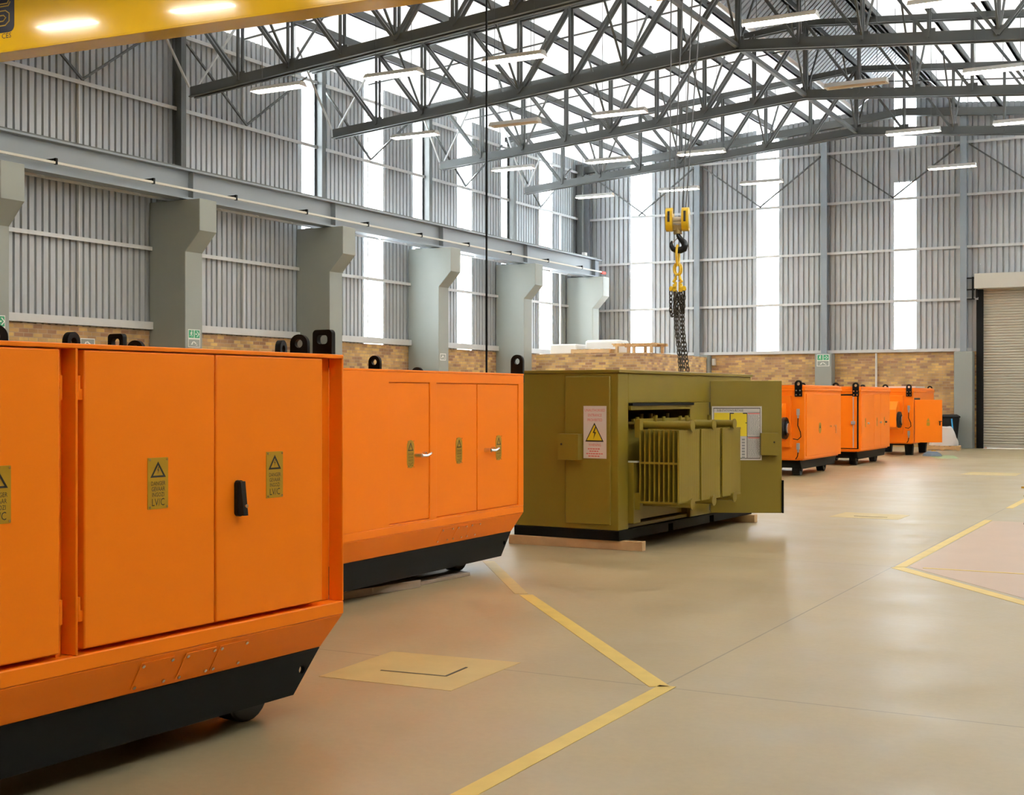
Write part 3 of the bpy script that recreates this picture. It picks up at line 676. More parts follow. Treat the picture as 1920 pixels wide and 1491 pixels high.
# ------------------------------------------------------------------ far orange cabinets
def far_cabinet(y, L, kind, label, yaw=0.0, x=-7.5):
    W = 1.5
    c = empty('substation_cabinet', (x, y, 0), -rad(yaw), label, 'substation cabinet', 'orange substation cabinets')   # near corner at the origin, runs to +y
    mb = MB().box(-W, 0, 0, L, .36, 1.76); mb.box(-W + .05, -.05, .05, L - .05, .33, .36)
    mb.build('body', ORANGE, c, bevel=.005)
    MB().box(-W - .02, .025, -.02, L + .02, 1.76, 1.80).box(-W - .005, .012, -.005, L + .005, 1.80, 1.86).box(-W + .03, -.03, .03, L - .03, 1.86, 1.88).build('roof', ORANGE, c, bevel=.008)
    s = MB()
    for xx in (-.13, -W + .10): s.plate(((xx, 0, 0), (0, 1, 0), (0, 0, 1), (1, 0, 0)), [(.18, .15), (L - .18, .15), (L - .02, .335), (.04, .335)], .03)
    for yy in (.25, L / 2, L - .25): s.box(-W + .12, -.12, yy - .05, yy + .05, .17, .335)
    if kind == 'c':
        s = MB()
        for yy in (.5, L - .5): s.box(-W + .1, -.1, yy - .06, yy + .06, .27, .36)
    s.build('skid', BLACK, c, smooth=False)
    for yy in (.55, L - .55):
        for xx in (-.22, -W + .30):
            if kind == 'c': MB().hexa([(xx - .09, yy - .09, 0), (xx + .09, yy - .09, 0), (xx + .09, yy + .09, 0), (xx - .09, yy + .09, 0)], [(xx - .11, yy - .11, .27), (xx + .11, yy - .11, .27), (xx + .11, yy + .11, .27), (xx - .11, yy + .11, .27)]).build('leg', BLACK, c, smooth=False)
            else: wheel(c, xx - .08, yy, .14, .16)
    lug(c, ((-.115, 0, 1.64), (1, 0, 0), (0, 0, 1), (0, -1, 0)), .15, .335, bolts=4, t=.03)
    lug(c, ((-.115, L + .03, 1.70), (1, 0, 0), (0, 0, 1), (0, -1, 0)), .15, .255, t=.03)
    lug(c, ((-W + .115, 0, 1.64), (1, 0, 0), (0, 0, 1), (0, -1, 0)), .15, .335, bolts=4, t=.03)
    if kind in 'ac':
        e = MB()
        e.plate(((-W + .2, 0, 0), (0, 1, 0), (0, 0, 1), (1, 0, 0)), [(-.02, .72), (-.55, .80), (-.55, 1.28), (-.30, 1.50), (-.02, 1.50)][::-1], .95)
        e.box(-W + .12, -.26, -.10, 0, .60, 1.66)
        e.build('end_housing', ORANGE, c, bevel=.008)
        k = MB().cyl((-.35, -.30, 1.0), (-.28, -.30, 1.0), .225, 28).cyl((-.28, -.30, 1.0), (-.25, -.30, 1.0), .15, 24)
        k.cyl((-.25, -.30, 1.0), (-.235, -.30, 1.0), .11, 18, 1)
        k.build('cable_coupler', [BLKPL, SILVER], c, bevel=.006)
        for zz in (1.32, .62):
            p_ = MB().box(-.15, -.09, -.05, 0, zz - .06, zz + .07).cyl((-.12, -.025, zz - .06), (-.12, -.025, zz - .12), .02, 8)
            p_.build('socket', GREYPL, c, bevel=.006)
        MB().tube([(-.12, -.03, 1.2), (-.12, -.05, 1.05), (-.06, -.07, .92), (-.05, -.07, .82), (-.12, -.06, .76), (-.2, -.12, .78)], .01, 6).tube([(-.12, -.03, .5), (-.13, -.04, .42), (-.17, -.03, .36)], .01, 6).build('cord', BLACK, c)
        MB().box(-W + .25, -.7, -.012, 0, 1.67, 1.72).build('label_strip', BLACK, c, smooth=False)
    if kind == 'a':
        d_ = MB().box(0, .014, .12, L - .2, .42, 1.70).build('door', ORANGE, c, bevel=.004)
        m = MB().plate(FX(.014, 1.15, .98), rrect(-.09, .09, -.115, .115, .085), .004)
        m.flat(FX(.018, 1.15, .98), tri(0, .04, .10, .09), 1, .001); m.build('warning_plate', [SIGNY, INK], d_)
        MB().cyl((.014, 1.95, 1.0), (.05, 1.95, 1.0), .02, 10).build('lock', SILVER, d_)
        MB().cyl((.014, 2.3, 1.0), (.06, 2.3, 1.0), .022, 10).bar((.055, 2.3, 1.02), (.055, 2.3, .84), .025, .02).build('handle', SILVER, d_)
    if kind == 'b':
        f = MB()
        f.box(-W + .1, -.05, -.012, 0, 1.66, 1.70).box(-.085, -.05, -.012, 0, .40, 1.70).box(-W + .1, -.05, -.012, 0, .40, .42)
        f.build('dark_door_gap', BLACK, c, smooth=False)  # flat black strips drawn for the dark gap round the end door
        d_ = MB().box(-W + .1, -.09, -.02, 0, .42, 1.66).build('door', ORANGE, c, bevel=.004)
        MB().cyl((-.17, -.02, .43), (-.17, -.02, 1.65), .012, 8).build('lock_bar', GREYPL, d_)
        MB().box(-.22, -.12, -.06, -.02, .98, 1.06).build('lock', GREYPL, d_, bevel=.01)
        for i, (a, b) in enumerate(((.06, 1.32), (1.335, 2.02), (2.035, L - .08))):
            d_ = MB().box(0, .012, a, b, .42, 1.70).build('door', ORANGE, c, bevel=.003)
            hy = (.45, 1.75, 2.35)[i]
            warning_plate(d_, FX(.012, (.42, 1.62, 2.42)[i], 1.02), .07, .22, True, False)
            MB().cyl((.012, hy + .2, 1.0), (.05, hy + .2, 1.0), .022, 8).bar((.045, hy + .1, 1.0), (.045, hy + .22, 1.0), .025, .025).build('handle', GREYPL if i < 2 else BLKPL, d_)
    if kind == 'c':
        MB().box(.0, .006, .12, .90, .40, 1.60).build('opening_shade_sheet', DARKOP, c, smooth=False)  # dark sheet on the side face, painting the shade of the opening
        u = V((.87, .48, 0)).normalized(); n = V((u.y, -u.x, 0)); o_ = V((.015, .08, 0)); fr = (o_, u, (0, 0, 1), n)
        d_ = MB().plate(fr, rect(0, .76, .37, 1.55), .03).build('door', ORANGE, c, bevel=.004)
        m = MB(); fr2 = (o_ + n * .03, u, V((0, 0, 1)), n)
        m.flat(fr2, tri(.37, 1.0, .10, .11), 0, .002); m.plate(fr2, rrect(.325, .415, .83, .93, .02), .002)
        m.build('warning_plate', SIGNY, d_)
        q = o_ + u * .68 + n * .03
        MB().bar(q + V((0, 0, .95)), q + n * .06 + V((0, 0, .95)), .03, .03).bar(q + n * .05 + V((0, 0, .96)), q + n * .05 + V((0, 0, .84)), .03, .02).bar(q + n * .05 + V((0, 0, .95)), q + n * .05 + u * .05 + V((0, 0, .95)), .03, .02).build('handle', BLKPL, d_)
        MB().box(-.9, .0, .3, 1.6, 1.88, 1.93).build('roof_vent', WHITE, c, bevel=.005)
    return c
far_cabinet(26.6, 2.95, 'a', 'orange substation cabinet just behind the olive kiosk, one wide door with an oval yellow plate')
far_cabinet(31.4, 3.1, 'b', 'orange substation cabinet with three doors and grey handles, in the middle of the far three')
far_cabinet(37.45, 2.95, 'c', 'farthest orange substation cabinet, its side door standing open')

# ------------------------------------------------------------------ olive kiosk
K = empty('transformer_kiosk', (-5.68, 12.99, 0), -rad(3.3), 'olive green transformer kiosk with cooling radiators and an open door, under the crane hook', 'transformer kiosk')
LK, WK, KT = 3.85, 1.29, 1.90
b = MB()
b.box(-WK, 0, 0, .243, .21, KT).box(-.04, 0, .243, LK, 1.575, KT).box(-.04, 0, 1.888, 2.47, .21, 1.575).box(-.04, 0, 3.33, LK, .21, 1.575).box(-.04, 0, 2.47, 3.33, .21, .24)
b.box(-WK, -WK + .04, .243, LK, .21, KT).box(-WK + .04, -.04, LK - .04, LK, .21, KT).box(-WK + .04, -.04, 1.95, 1.99, .21, KT)
b.box(-WK + .04, -.04, .243, LK - .04, .21, .25)
b.build('housing', OLIVE, K, bevel=.006)
MB().box(-WK - .015, .02, -.015, LK + .02, KT, KT + .035).build('roof', OLIVE, K, bevel=.006)
b = MB()
b.box(-WK + .02, -.06, .03, LK - .03, .12, .21)
for y0, y1 in ((0, 1.25), (1.38, 2.45), (2.58, LK)): b.box(-.06, .01, y0, y1, .10, .205)
b.box(-.06, .01, 1.25, 1.38, .185, .205).box(-.06, .01, 2.45, 2.58, .185, .205).box(-WK - .01, -WK + .03, 0, LK, .10, .205).box(-WK, 0, 0, .03, .10, .205).box(-WK, 0, LK - .03, LK, .10, .205)
b.build('base_frame', BLACK, K, smooth=False)
MB().box(0, .05, .25, 1.89, 1.545, 1.575).box(.0, .03, .25, 1.89, 1.50, 1.545, 1).build('canopy_rail', [BLACK, OLIVE], K, smooth=False)
d_ = MB().box(-.632, -.083, -.032, 0, .268, 1.865).build('door', OLIVE, K, bevel=.008)
MB().box(-.670, -.415, -.135, -.032, .962, 1.241).cyl((-.62, -.136, 1.13), (-.62, -.14, 1.13), .012, 8, 1).build('lock_box', [OLIVE, INK], d_, bevel=.008)
fr = FY(-.262, -.032, 1.262); m = MB().plate(fr, rect(-.139, .139, -.283, .283), .003)
for t, y, s, sx in (('UNAUTHORISED', .235, .040, .82), ('ENTRANCE', .182, .042, .78), ('PROHIBITED', .130, .042, .78), ('WARNING', -.138, .040, .78)): m.text(fr, t, 0, y, s, 1, .0045, sx)
for y, wd in ((-.180, .085), (-.205, .065), (-.232, .105), (-.258, .08)):
    x = -wd
    while x < wd - .02:
        q = random.uniform(.018, .036); m.flat(fr, rect(x, min(x + q, wd), y - .006, y + .006), 1, .0045); x += q + .006
m.plate((V(fr[0]) + V(fr[3]) * .003, fr[1], fr[2], fr[3]), tri(-.005, .0, .222, .205), .001, m=2)
m.plate((V(fr[0]) + V(fr[3]) * .004, fr[1], fr[2], fr[3]), tri(-.005, -.004, .185, .168), .001, m=3)
m.flat(fr, [(-.005 + a * .065, -.012 + b_ * .068) for a, b_ in BOLT], 2, .0062)
m.build('warning_sign', [SIGNW, RED, INK, SIGNY2], d_)
# transformer: tank, radiators and their headers
MB().box(-1.15, -.10, .40, 1.86, .27, 1.34).box(-1.17, -.06, .36, 1.88, 1.34, 1.37).build('transformer_tank', OLIVE, K, bevel=.006)
MB().box(-.06, .10, .26, .34, .93, .945).box(-.06, .06, .25, .42, .27, .93, 1).build('shelf_bracket', [GALV, OLIVE], K, smooth=False)
def radiator(y0, y1):
    x0, x1, zb, zt = .12, .57, .50, 1.285; n_ = 9; ym = (y0 + y1) / 2; r = empty_part = None
    r = MB()
    for i in range(n_):
        x = x0 + (x1 - x0) * i / (n_ - 1)
        ribs = 11; pts = []
        for q in range(ribs):
            a = y0 + (y1 - y0) * q / ribs; p = (y1 - y0) / ribs
            pts += [(a + .003, .008), (a + p * .3, .0105), (a + p * .7, .0105), (a + p - .003, .008)]
        fr = [(x + h_, y, zb + .02) for y, h_ in pts] ; up = [(x + h_, y, zt - .02) for y, h_ in pts]
        k_ = len(pts)
        bk = [(x - h_, y, zb + .02) for y, h_ in pts]; bu = [(x - h_, y, zt - .02) for y, h_ in pts]
        r.add(fr + up + bk + bu, [(j, j + 1, k_ + j + 1, k_ + j) for j in range(k_ - 1)] + [(2 * k_ + j + 1, 2 * k_ + j, 3 * k_ + j, 3 * k_ + j + 1) for j in range(k_ - 1)]
              + [(0, k_, 3 * k_, 2 * k_), (k_ - 1, 3 * k_ - 1, 4 * k_ - 1, 2 * k_ - 1)])
        r.box(x - .012, x + .012, y0, y1, zb, zb + .022).box(x - .012, x + .012, y0, y1, zt - .022, zt)
    f = r.build('radiator', OLIVE, K)
    for zz, zc in ((zt + .045, zt), (zb - .015, zb)):
        h = MB().cyl((-.10, ym, zz), (x1 + .035, ym, zz), .045, 18).cyl((x1 + .035, ym, zz), (x1 + .05, ym, zz), .06, 18)
        h.box(x0 - .02, x1, ym - .03, ym + .03, zc - .02, zc + .02); h.build('header_pipe', OLIVE, f)
    s = MB().bar((x0, y0 - .006, .93), (x1, y0 - .006, .93), .012, .022)
    s.bar((x0, y0 - .006, zb + .005), (x1, y0 - .006, zb + .005), .012, .022).bar((x0, y1 + .006, .93), (x1, y1 + .006, .93), .012, .022)
    s.build('tie_strip', OLIVE, f, smooth=False)
for a, b_ in ((.28, .835), (.875, 1.42), (1.48, 2.03)): radiator(a, b_)
m = MB()
for y in (.42, .86, 1.1, 1.55): m.cyl((-.15, y, 1.37), (-.15, y, 1.45), .03, 12).cyl((.02, y, 1.36), (.02, y, 1.42), .022, 10)
m.bar((.0, .35, 1.385), (.0, 1.85, 1.385), .03, .03).box(.06, .12, .28, .36, 1.2, 1.4).box(.06, .12, .28, .36, .42, .6)
m.cyl((.3, 1.12, 1.372), (.3, 1.12, 1.43), .02, 10).cyl((.3, 1.75, 1.372), (.3, 1.75, 1.43), .02, 10).cyl((.18, .56, 1.37), (.18, .56, 1.44), .018, 10)
m.build('valves', OLIVE, K)
# open door with the notice board
u = V((.857, .516, 0)).normalized(); n = V((u.y, -u.x, 0)); o_ = V((.012, 2.465, 0)); Z = V((0, 0, 1))
d_ = MB().plate((o_, u, Z, n), rect(0, .87, .22, 1.84), .035).build('open_door', OLIVE, K, bevel=.006)
f2 = (o_ + n * .035, u, Z, n)
m = MB().plate(f2, rect(.60, .815, .93, 1.20), .085); q = o_ + n * .12 + u * .76 + Z * 1.09
m.cyl(q, q + n * .003, .011, 8, 1); m.build('lock_box', [OLIVE, INK], d_, bevel=.007)
def bw(a, b_, c, d__): return rect(.015 + .61 * a, .015 + .61 * b_, 1.526 - .66 * d__, 1.526 - .66 * c)
m = MB().plate(f2, bw(0, 1, 0, 1), .003)
m.plate((o_ + n * .038, u, Z, n), bw(.03, .97, .03, .97), .0006, [bw(.04, .96, .042, .958)], 1)
m.text(f2, 'SUB-STATION/SUBSTASIE', .015 + .61 * .365, 1.526 - .66 * .078, .040, 1, .0045, .72)
m.flat(f2, bw(.045, .355, .12, .555), 2, .004); m.flat(f2, bw(.375, .70, .12, .555), 2, .004); m.flat(f2, bw(.355, .375, .12, .42), 1, .0045); m.flat(f2, bw(.70, .712, .12, .955), 1, .0045)
for a, b_ in ((.36, .44), (.62, .71)): m.flat(f2, bw(a, b_, .12, .14), 1, .0047)
m.flat(f2, bw(.67, .705, .30, .315), 1, .0047)
for a, b_, c, e in ((.72, .955, .125, .55), (.72, .955, .575, .955)):
    y = c
    m.flat(f2, bw(a, b_, y, y + .02), 3, .004); y += .035
    while y < e - .012:
        x = a
        while x < b_ - .02:
            q_ = random.uniform(.02, .05); m.flat(f2, bw(x, min(x + q_, b_), y, y + .009), 4, .004); x += q_ + .008
        y += .018
m.flat(f2, bw(.712, .96, .558, .566), 1, .0045); m.flat(f2, bw(.712, .96, .112, .118), 1, .0045)
y = .60
while y < .94:
    m.flat(f2, bw(.60, .66, y, y + .035), 4, .004); y += .055
m.build('notice_board', [SIGNW, INK, SIGNY2, RED, INKS], d_)
MB().plate((o_ + u * .872 - n * .0, u, Z, n), rect(0, .02, .22, .62), .05).build('door_stay', BLACK, d_, smooth=False)
MB().box(-.035, -.03, 2.47, 3.33, .24, 1.575).build('doorway_shade_sheet', DARKOP, K, smooth=False)  # near-black sheet filling the doorway as its inner shade
for y in (.35, LK - .35):
    for x in (-WK + .12, -.12):
        lug(K, ((x, y, KT + .035), (1, 0, 0), (0, 0, 1), (0, -1, 0)), .07, .012 + .0, t=.02) if False else None

def timber(x0, x1, y0, y1, z0, z1, label, m=TIMBER, rz=0, group=None):
    cx, cy = (x0 + x1) / 2, (y0 + y1) / 2
    o = MB().box(x0 - cx, x1 - cx, y0 - cy, y1 - cy, 0, z1 - z0).build('timber_bearer', m, bevel=.004, loc=(cx, cy, z0)); o.rotation_euler.z = rz
    return tag(o, label, 'timber', group)
timber(-7.03, -5.42, 13.03, 13.13, 0, .10, 'pale timber beam on the floor under the near end of the olive kiosk', rz=rad(0))
timber(-6.95, -5.36, 16.68, 16.80, 0, .10, 'pale timber beam on the floor under the far end of the olive kiosk')
timber(-6.40, -6.20, 8.55, 9.72, 0, .065, 'weathered timber plank lying under the second orange cabinet, nearer piece', OLDTIM, rad(-11))
timber(-6.32, -6.12, 9.80, 10.55, 0, .03, 'weathered timber plank lying under the second orange cabinet, farther piece', OLDTIM, rad(-5))

# ------------------------------------------------------------------ overhead crane, hook, slings
CY = math.atan(.0645)
G = empty('overhead_crane', (-16.7, 14.4, 0), CY, 'yellow overhead travelling crane girder with a dark badge, top left of the photo', 'crane')
MB().box(-3.1, 18.6, .0, .44, 7.0, 7.03).box(-3.1, 18.6, .012, .43, 7.03, 8.15).box(-3.1, 18.6, 0, .44, 8.15, 8.18).build('girder', YELLOW, G, bevel=.006)
MB().box(-3.20, -2.84, -1.3, 1.75, 6.66, 6.95).box(-3.2, -2.85, -.1, .55, 6.9, 7.1).build('end_carriage', YELLOW, G, bevel=.01)
for y in (-1.0, 1.45): MB().cyl((-3.06, y, 6.715), (-2.98, y, 6.715), .12, 20).build('wheel', STEEL, G)
fr = ((-.41, .011, 7.62), (1, 0, 0), (0, 0, 1), (0, -1, 0))
m = MB().plate(fr, rrect(-.50, .62, -.31, .45, .10), .003)
m.build('badge', [NAVY], G)
m = MB()
def sline(pts, r): m.tube([V(fr[0]) + V((a, 0, b_)) + V(fr[3]) * .004 for a, b_ in pts], r, 6)
sline([(.52, .20), (.48, .14), (.20, .14), (.10, .10), (.08, .02), (.12, -.02)], .010)
sline([(.54, .16), (.50, .10), (.24, .10), (.16, .06), (.20, .03), (.44, .03), (.52, -.02), (.52, -.14), (.44, -.20), (.08, -.20)], .010)
sline([(.12, -.04), (.40, -.04), (.45, -.08), (.40, -.13), (.08, -.13)], .010)
m.build('badge_letter', mat('badge_outline', (.42, .27, .03), .4), G)
m = MB().text(((.05, .011, 7.255), (1, 0, 0), (0, 0, 1), (0, -1, 0)), 'CES', 0, 0, .115, 0, .002, 1.05); m.build('lettering', INK, G)

hx, hy = -5.90, 15.32
ho = empty('hoist', (hx, hy, 0), CY, 'steel hoist trolley under the crane girder above the hook', 'hoist')
MB().box(-.45, .45, .18, .55, 6.72, 6.98).build('frame', YELLOW, ho, bevel=.01)
MB().cyl((-.42, .36, 6.86), (.42, .36, 6.86), .16, 24).build('drum', STEEL, ho)
hb = empty('hook_block', (hx, hy, -.075), rad(14), 'yellow twin-sheave hook block with a black hook, hanging on wire ropes', 'hook block')
for s in (-1, 1):
    x = s * .098
    b = MB()
    b.plate(((x - .042, 0, 3.90), (0, 1, 0), (0, 0, 1), (1, 0, 0)), rrect(-.125, .125, -.145, .145, .11, 6), .084, [])
    h = b.build('sheave_housing', HOOKY, hb, bevel=.02)
    MB().box(x - .014, x + .014, -.1275, -.10, 3.86, 3.99).build('rope_slot', INK, h, smooth=False)
    if s > 0: MB().cyl((x + .043, 0, 3.88), (x + .05, 0, 3.88), .085, 20).build('cover_plate', WHITE, h)
MB().cyl((-.06, 0, 3.90), (.06, 0, 3.90), .035, 16).cyl((-.06, 0, 3.86), (.06, 0, 3.86), .02, 12).build('axle', GALV, hb)
MB().cyl((0, 0, 3.72), (0, 0, 3.82), .055, 18, r2=.05).box(-.055, .055, -.05, .05, 3.76, 3.83).build('swivel', mat('brass_swivel', (.35, .26, .10), .35, metal=.7), hb, bevel=.006)
P = [(0, 3.75), (.008, 3.70), (.04, 3.655), (.078, 3.615), (.088, 3.575), (.075, 3.54), (.035, 3.522), (-.015, 3.522), (-.058, 3.54), (-.078, 3.575), (-.08, 3.61), (-.07, 3.64)]
Rr = [.026, .028, .032, .040, .044, .044, .042, .038, .032, .027, .02, .008]
hk = MB().tube([(a, 0, b_) for a, b_ in P], Rr, 14).build('hook', BLKPL, hb)
MB().bar((.015, 0, 3.69), (-.068, 0, 3.61), .014, .008).build('safety_latch', SILVER, hk, smooth=False)
for i, (a, b_, t) in enumerate(((-.098, -.215, 'outer left'), (-.055, -.055, 'inner left'), (.055, .075, 'inner right'), (.098, .20, 'outer right'))):
    c_, s_ = math.cos(rad(14)), math.sin(rad(14))
    p = (hx + a * c_, hy + a * s_, 3.95 if i in (0, 3) else 3.90); q = (hx + b_ * math.cos(CY), hy + .33, 6.8)
    tag(MB().cyl(p, q, .0085, 8).build('wire_rope', mat('rope_steel', (.09, .09, .09), .5, metal=.5) if i == 0 else bpy.data.materials['rope_steel']), 'thin vertical wire rope holding the hook block, %s of the four' % t, 'wire rope', 'hoist ropes')
# chain sling
S = empty('chain_sling', (hx, hy, 0), rad(14), 'yellow lifting rings with dark chains hanging from the crane hook', 'chain sling')
def oval(cx, cz, a, b_, ax='x', y=0, n=20, tilt=0):
    out = []
    for k in range(n):
        t = 2 * math.pi * k / n; p, z = a * math.cos(t), b_ * math.sin(t)
        out.append((cx + (p if ax == 'x' else tilt * p), y + (p if ax == 'y' else 0), cz + z))
    return out
MB().tube(oval(0.0, 3.385, .06, .118, 'y', 0, 24, .18), .019, 10, closed=True).build('master_link', HOOKY, S)
for s in (-1, 1): MB().tube(oval(s * .010, 3.215, .050, .070, 'x', s * .02, 20), .014, 8, closed=True).build('ring', HOOKY, S)
for s in (-1, 1):
    g = MB()
    g.tube([(s * .03, 0, 3.135), (s * .035, 0, 3.095), (s * .06, 0, 3.065), (s * .03, 0, 3.045), (s * .045, 0, 3.015)], [.018, .024, .026, .024, .03], 8)
    g.box(s * .045 - .03, s * .045 + .03, -.03, .03, 2.935, 3.030).cyl((s * .10, -.03, 2.975), (s * .10, .03, 2.975), .032, 12).cyl((s * .045, -.04, 2.995), (s * .045, .04, 2.995), .018, 10)
    g.build('shortening_clutch', HOOKY, S, bevel=.006)
def chain(pts, parent):
    mb = MB(); P = [V(p) for p in pts]; seg = [(P[i], P[i + 1]) for i in range(len(P) - 1)]
    tot = sum((b_ - a).length for a, b_ in seg); n_ = max(2, int(tot / .050)); k = 0
    def at(t):
        for a, b_ in seg:
            l = (b_ - a).length
            if t <= l: return a + (b_ - a) * (t / l), (b_ - a).normalized()
            t -= l
        return seg[-1][1], (seg[-1][1] - seg[-1][0]).normalized()
    for k in range(n_):
        c, d = at((k + .5) * tot / n_); u = V((1, 0, 0)) if abs(d.x) < .9 else V((0, 0, 1))
        a = d.cross(u).normalized(); b_ = d.cross(a)
        w_ = (a if k % 2 else b_); w_ = (w_ + (b_ if k % 2 else a) * .6).normalized()
        mb.tube([c + d * .036 * math.cos(t) + w_ * .022 * math.sin(t) for t in [2 * math.pi * q / 10 for q in range(10)]], 0.0082, 6, closed=True)
    return mb.build('chain', CHAINM, parent)
def CL_(x, pts): return [(x + a, dy, z) for a, dy, z in pts]
chain([(-.105, 0, 2.94), (-.11, .01, 2.70), (-.095, .02, 2.64), (-.06, .02, 2.66), (-.05, .01, 2.92)], S)
chain([(-.03, -.03, 2.92), (-.035, -.03, 2.68), (-.0, -.02, 2.64), (.02, 0, 2.92)], S)
chain([(.05, .02, 2.92), (.06, .03, 2.70), (.09, .02, 2.68), (.105, 0, 2.94)], S)
chain([(-.045, 0, 2.94), (-.03, .01, 2.5), (.02, .04, 2.1), (.03, .06, 1.955)], S)
chain([(-.02, -.02, 2.94), (-.005, -.02, 2.5), (.055, -.01, 2.1), (.065, .0, 1.955)], S)
chain([(.04, .02, 2.94), (.05, .03, 2.5), (.075, .10, 2.1), (.08, .14, 1.955)], S)
chain([(.085, 0, 2.94), (.08, .02, 2.5), (.125, .10, 2.1), (.14, .13, 1.955)], S)
S.scale = (.8, 1, 1)
pc = empty('pendant_control', (-8.42, 15.0, 0), 0, 'black crane pendant cable hanging straight down behind the second orange cabinet', 'pendant control')
MB().cyl((0, 0, 1.35), (0, 0, 7.0), .014, 8).build('cable', BLACK, pc)
MB().box(-.045, .045, -.04, .04, .98, 1.36).build('button_box', SIGNY2, pc, bevel=.01)

# ------------------------------------------------------------------ brick room and what lies on it
R = empty('brick_room', (0, 0, 0), 0, 'low flat-roofed brick room in the far left corner of the hall', 'room')
MB().box(-19.45, -15.70, 37.92, 43.5, 0, 2.93).build('walls', BRICK, R, smooth=False)
MB().box(-19.47, -15.68, 37.90, 43.5, 2.93, 3.0).build('roof_slab', BRICK, R, smooth=False)
tag(MB().box(-19.30, -18.35, 38.6, 39.5, 3.0, 3.34).build('wrapped_box', PLAST, bevel=.05), 'pale wrapped box on the brick room roof, left of the other one', 'box')
tag(MB().box(-18.25, -17.05, 39.0, 39.95, 3.0, 3.47).build('wrapped_box', PLAST, bevel=.09), 'larger white wrapped bundle on the brick room roof, behind the flat pallet', 'box')
def pallet(loc, rz, label, wx=1.2, wy=1.0):
    p = empty('pallet', loc, rz, label, 'pallet', 'pallets on the brick room')
    for i in range(3): 
        y = -wy / 2 + .05 + i * (wy - .1) / 2
        MB().box(-wx / 2, wx / 2, y - .045, y + .045, .022, .12).build('bearer', TIMBER, p, smooth=False)
    for i in range(7):
        x = -wx / 2 + .05 + i * (wx - .1) / 6
        MB().box(x - .045, x + .045, -wy / 2, wy / 2, .12, .142).build('slat', TIMBER, p, smooth=False)
    for i in range(3):
        x = -wx / 2 + .05 + i * (wx - .1) / 2
        MB().box(x - .045, x + .045, -wy / 2, wy / 2, 0, .022).build('bottom_slat', TIMBER, p, smooth=False)
    return p
pallet((-17.62, 38.42, 3.0), rad(3), 'pale wooden pallet lying flat on the brick room roof in front of the white bundle', 1.3, .8)
t = empty('timber_stand', (-16.2, 38.75, 3.0), rad(-4), 'rough timber stand with a slatted top at the right end of the brick room roof', 'stand')
for a in (-.6, .0, .6):
    for c_ in (-.4, .4): MB().box(a - .04, a + .04, c_ - .04, c_ + .04, 0, .22).build('leg', TIMBER, t, smooth=False)
for c_ in (-.4, .4): MB().box(-.72, .78, c_ - .04, c_ + .04, .22, .28).build('rail', TIMBER, t, smooth=False)
for i in range(9): MB().box(-.74 + i * .17, -.62 + i * .17, -.5, .5, .28, .31).build('slat', TIMBER, t, smooth=False)
for l_, p, q in (('white pipe running down the left wall in the far corner', (-20.42, 41.65, 3.05), (-20.42, 41.65, 8.0)), ('white conduit running down the brick between the two far piers', (-9.98, 43.90, .1), (-9.98, 43.90, 3.06))):
    tag(MB().cyl(p, q, .035, 10).build('pipe', WHITE), l_, 'pipe')
tag(MB().box(-15.6, -15.5, 43.78, 43.95, 2.72, 2.95).build('alarm_box', WHITE, bevel=.01), 'small white box on the far brick wall beside the hoist chains', 'box')

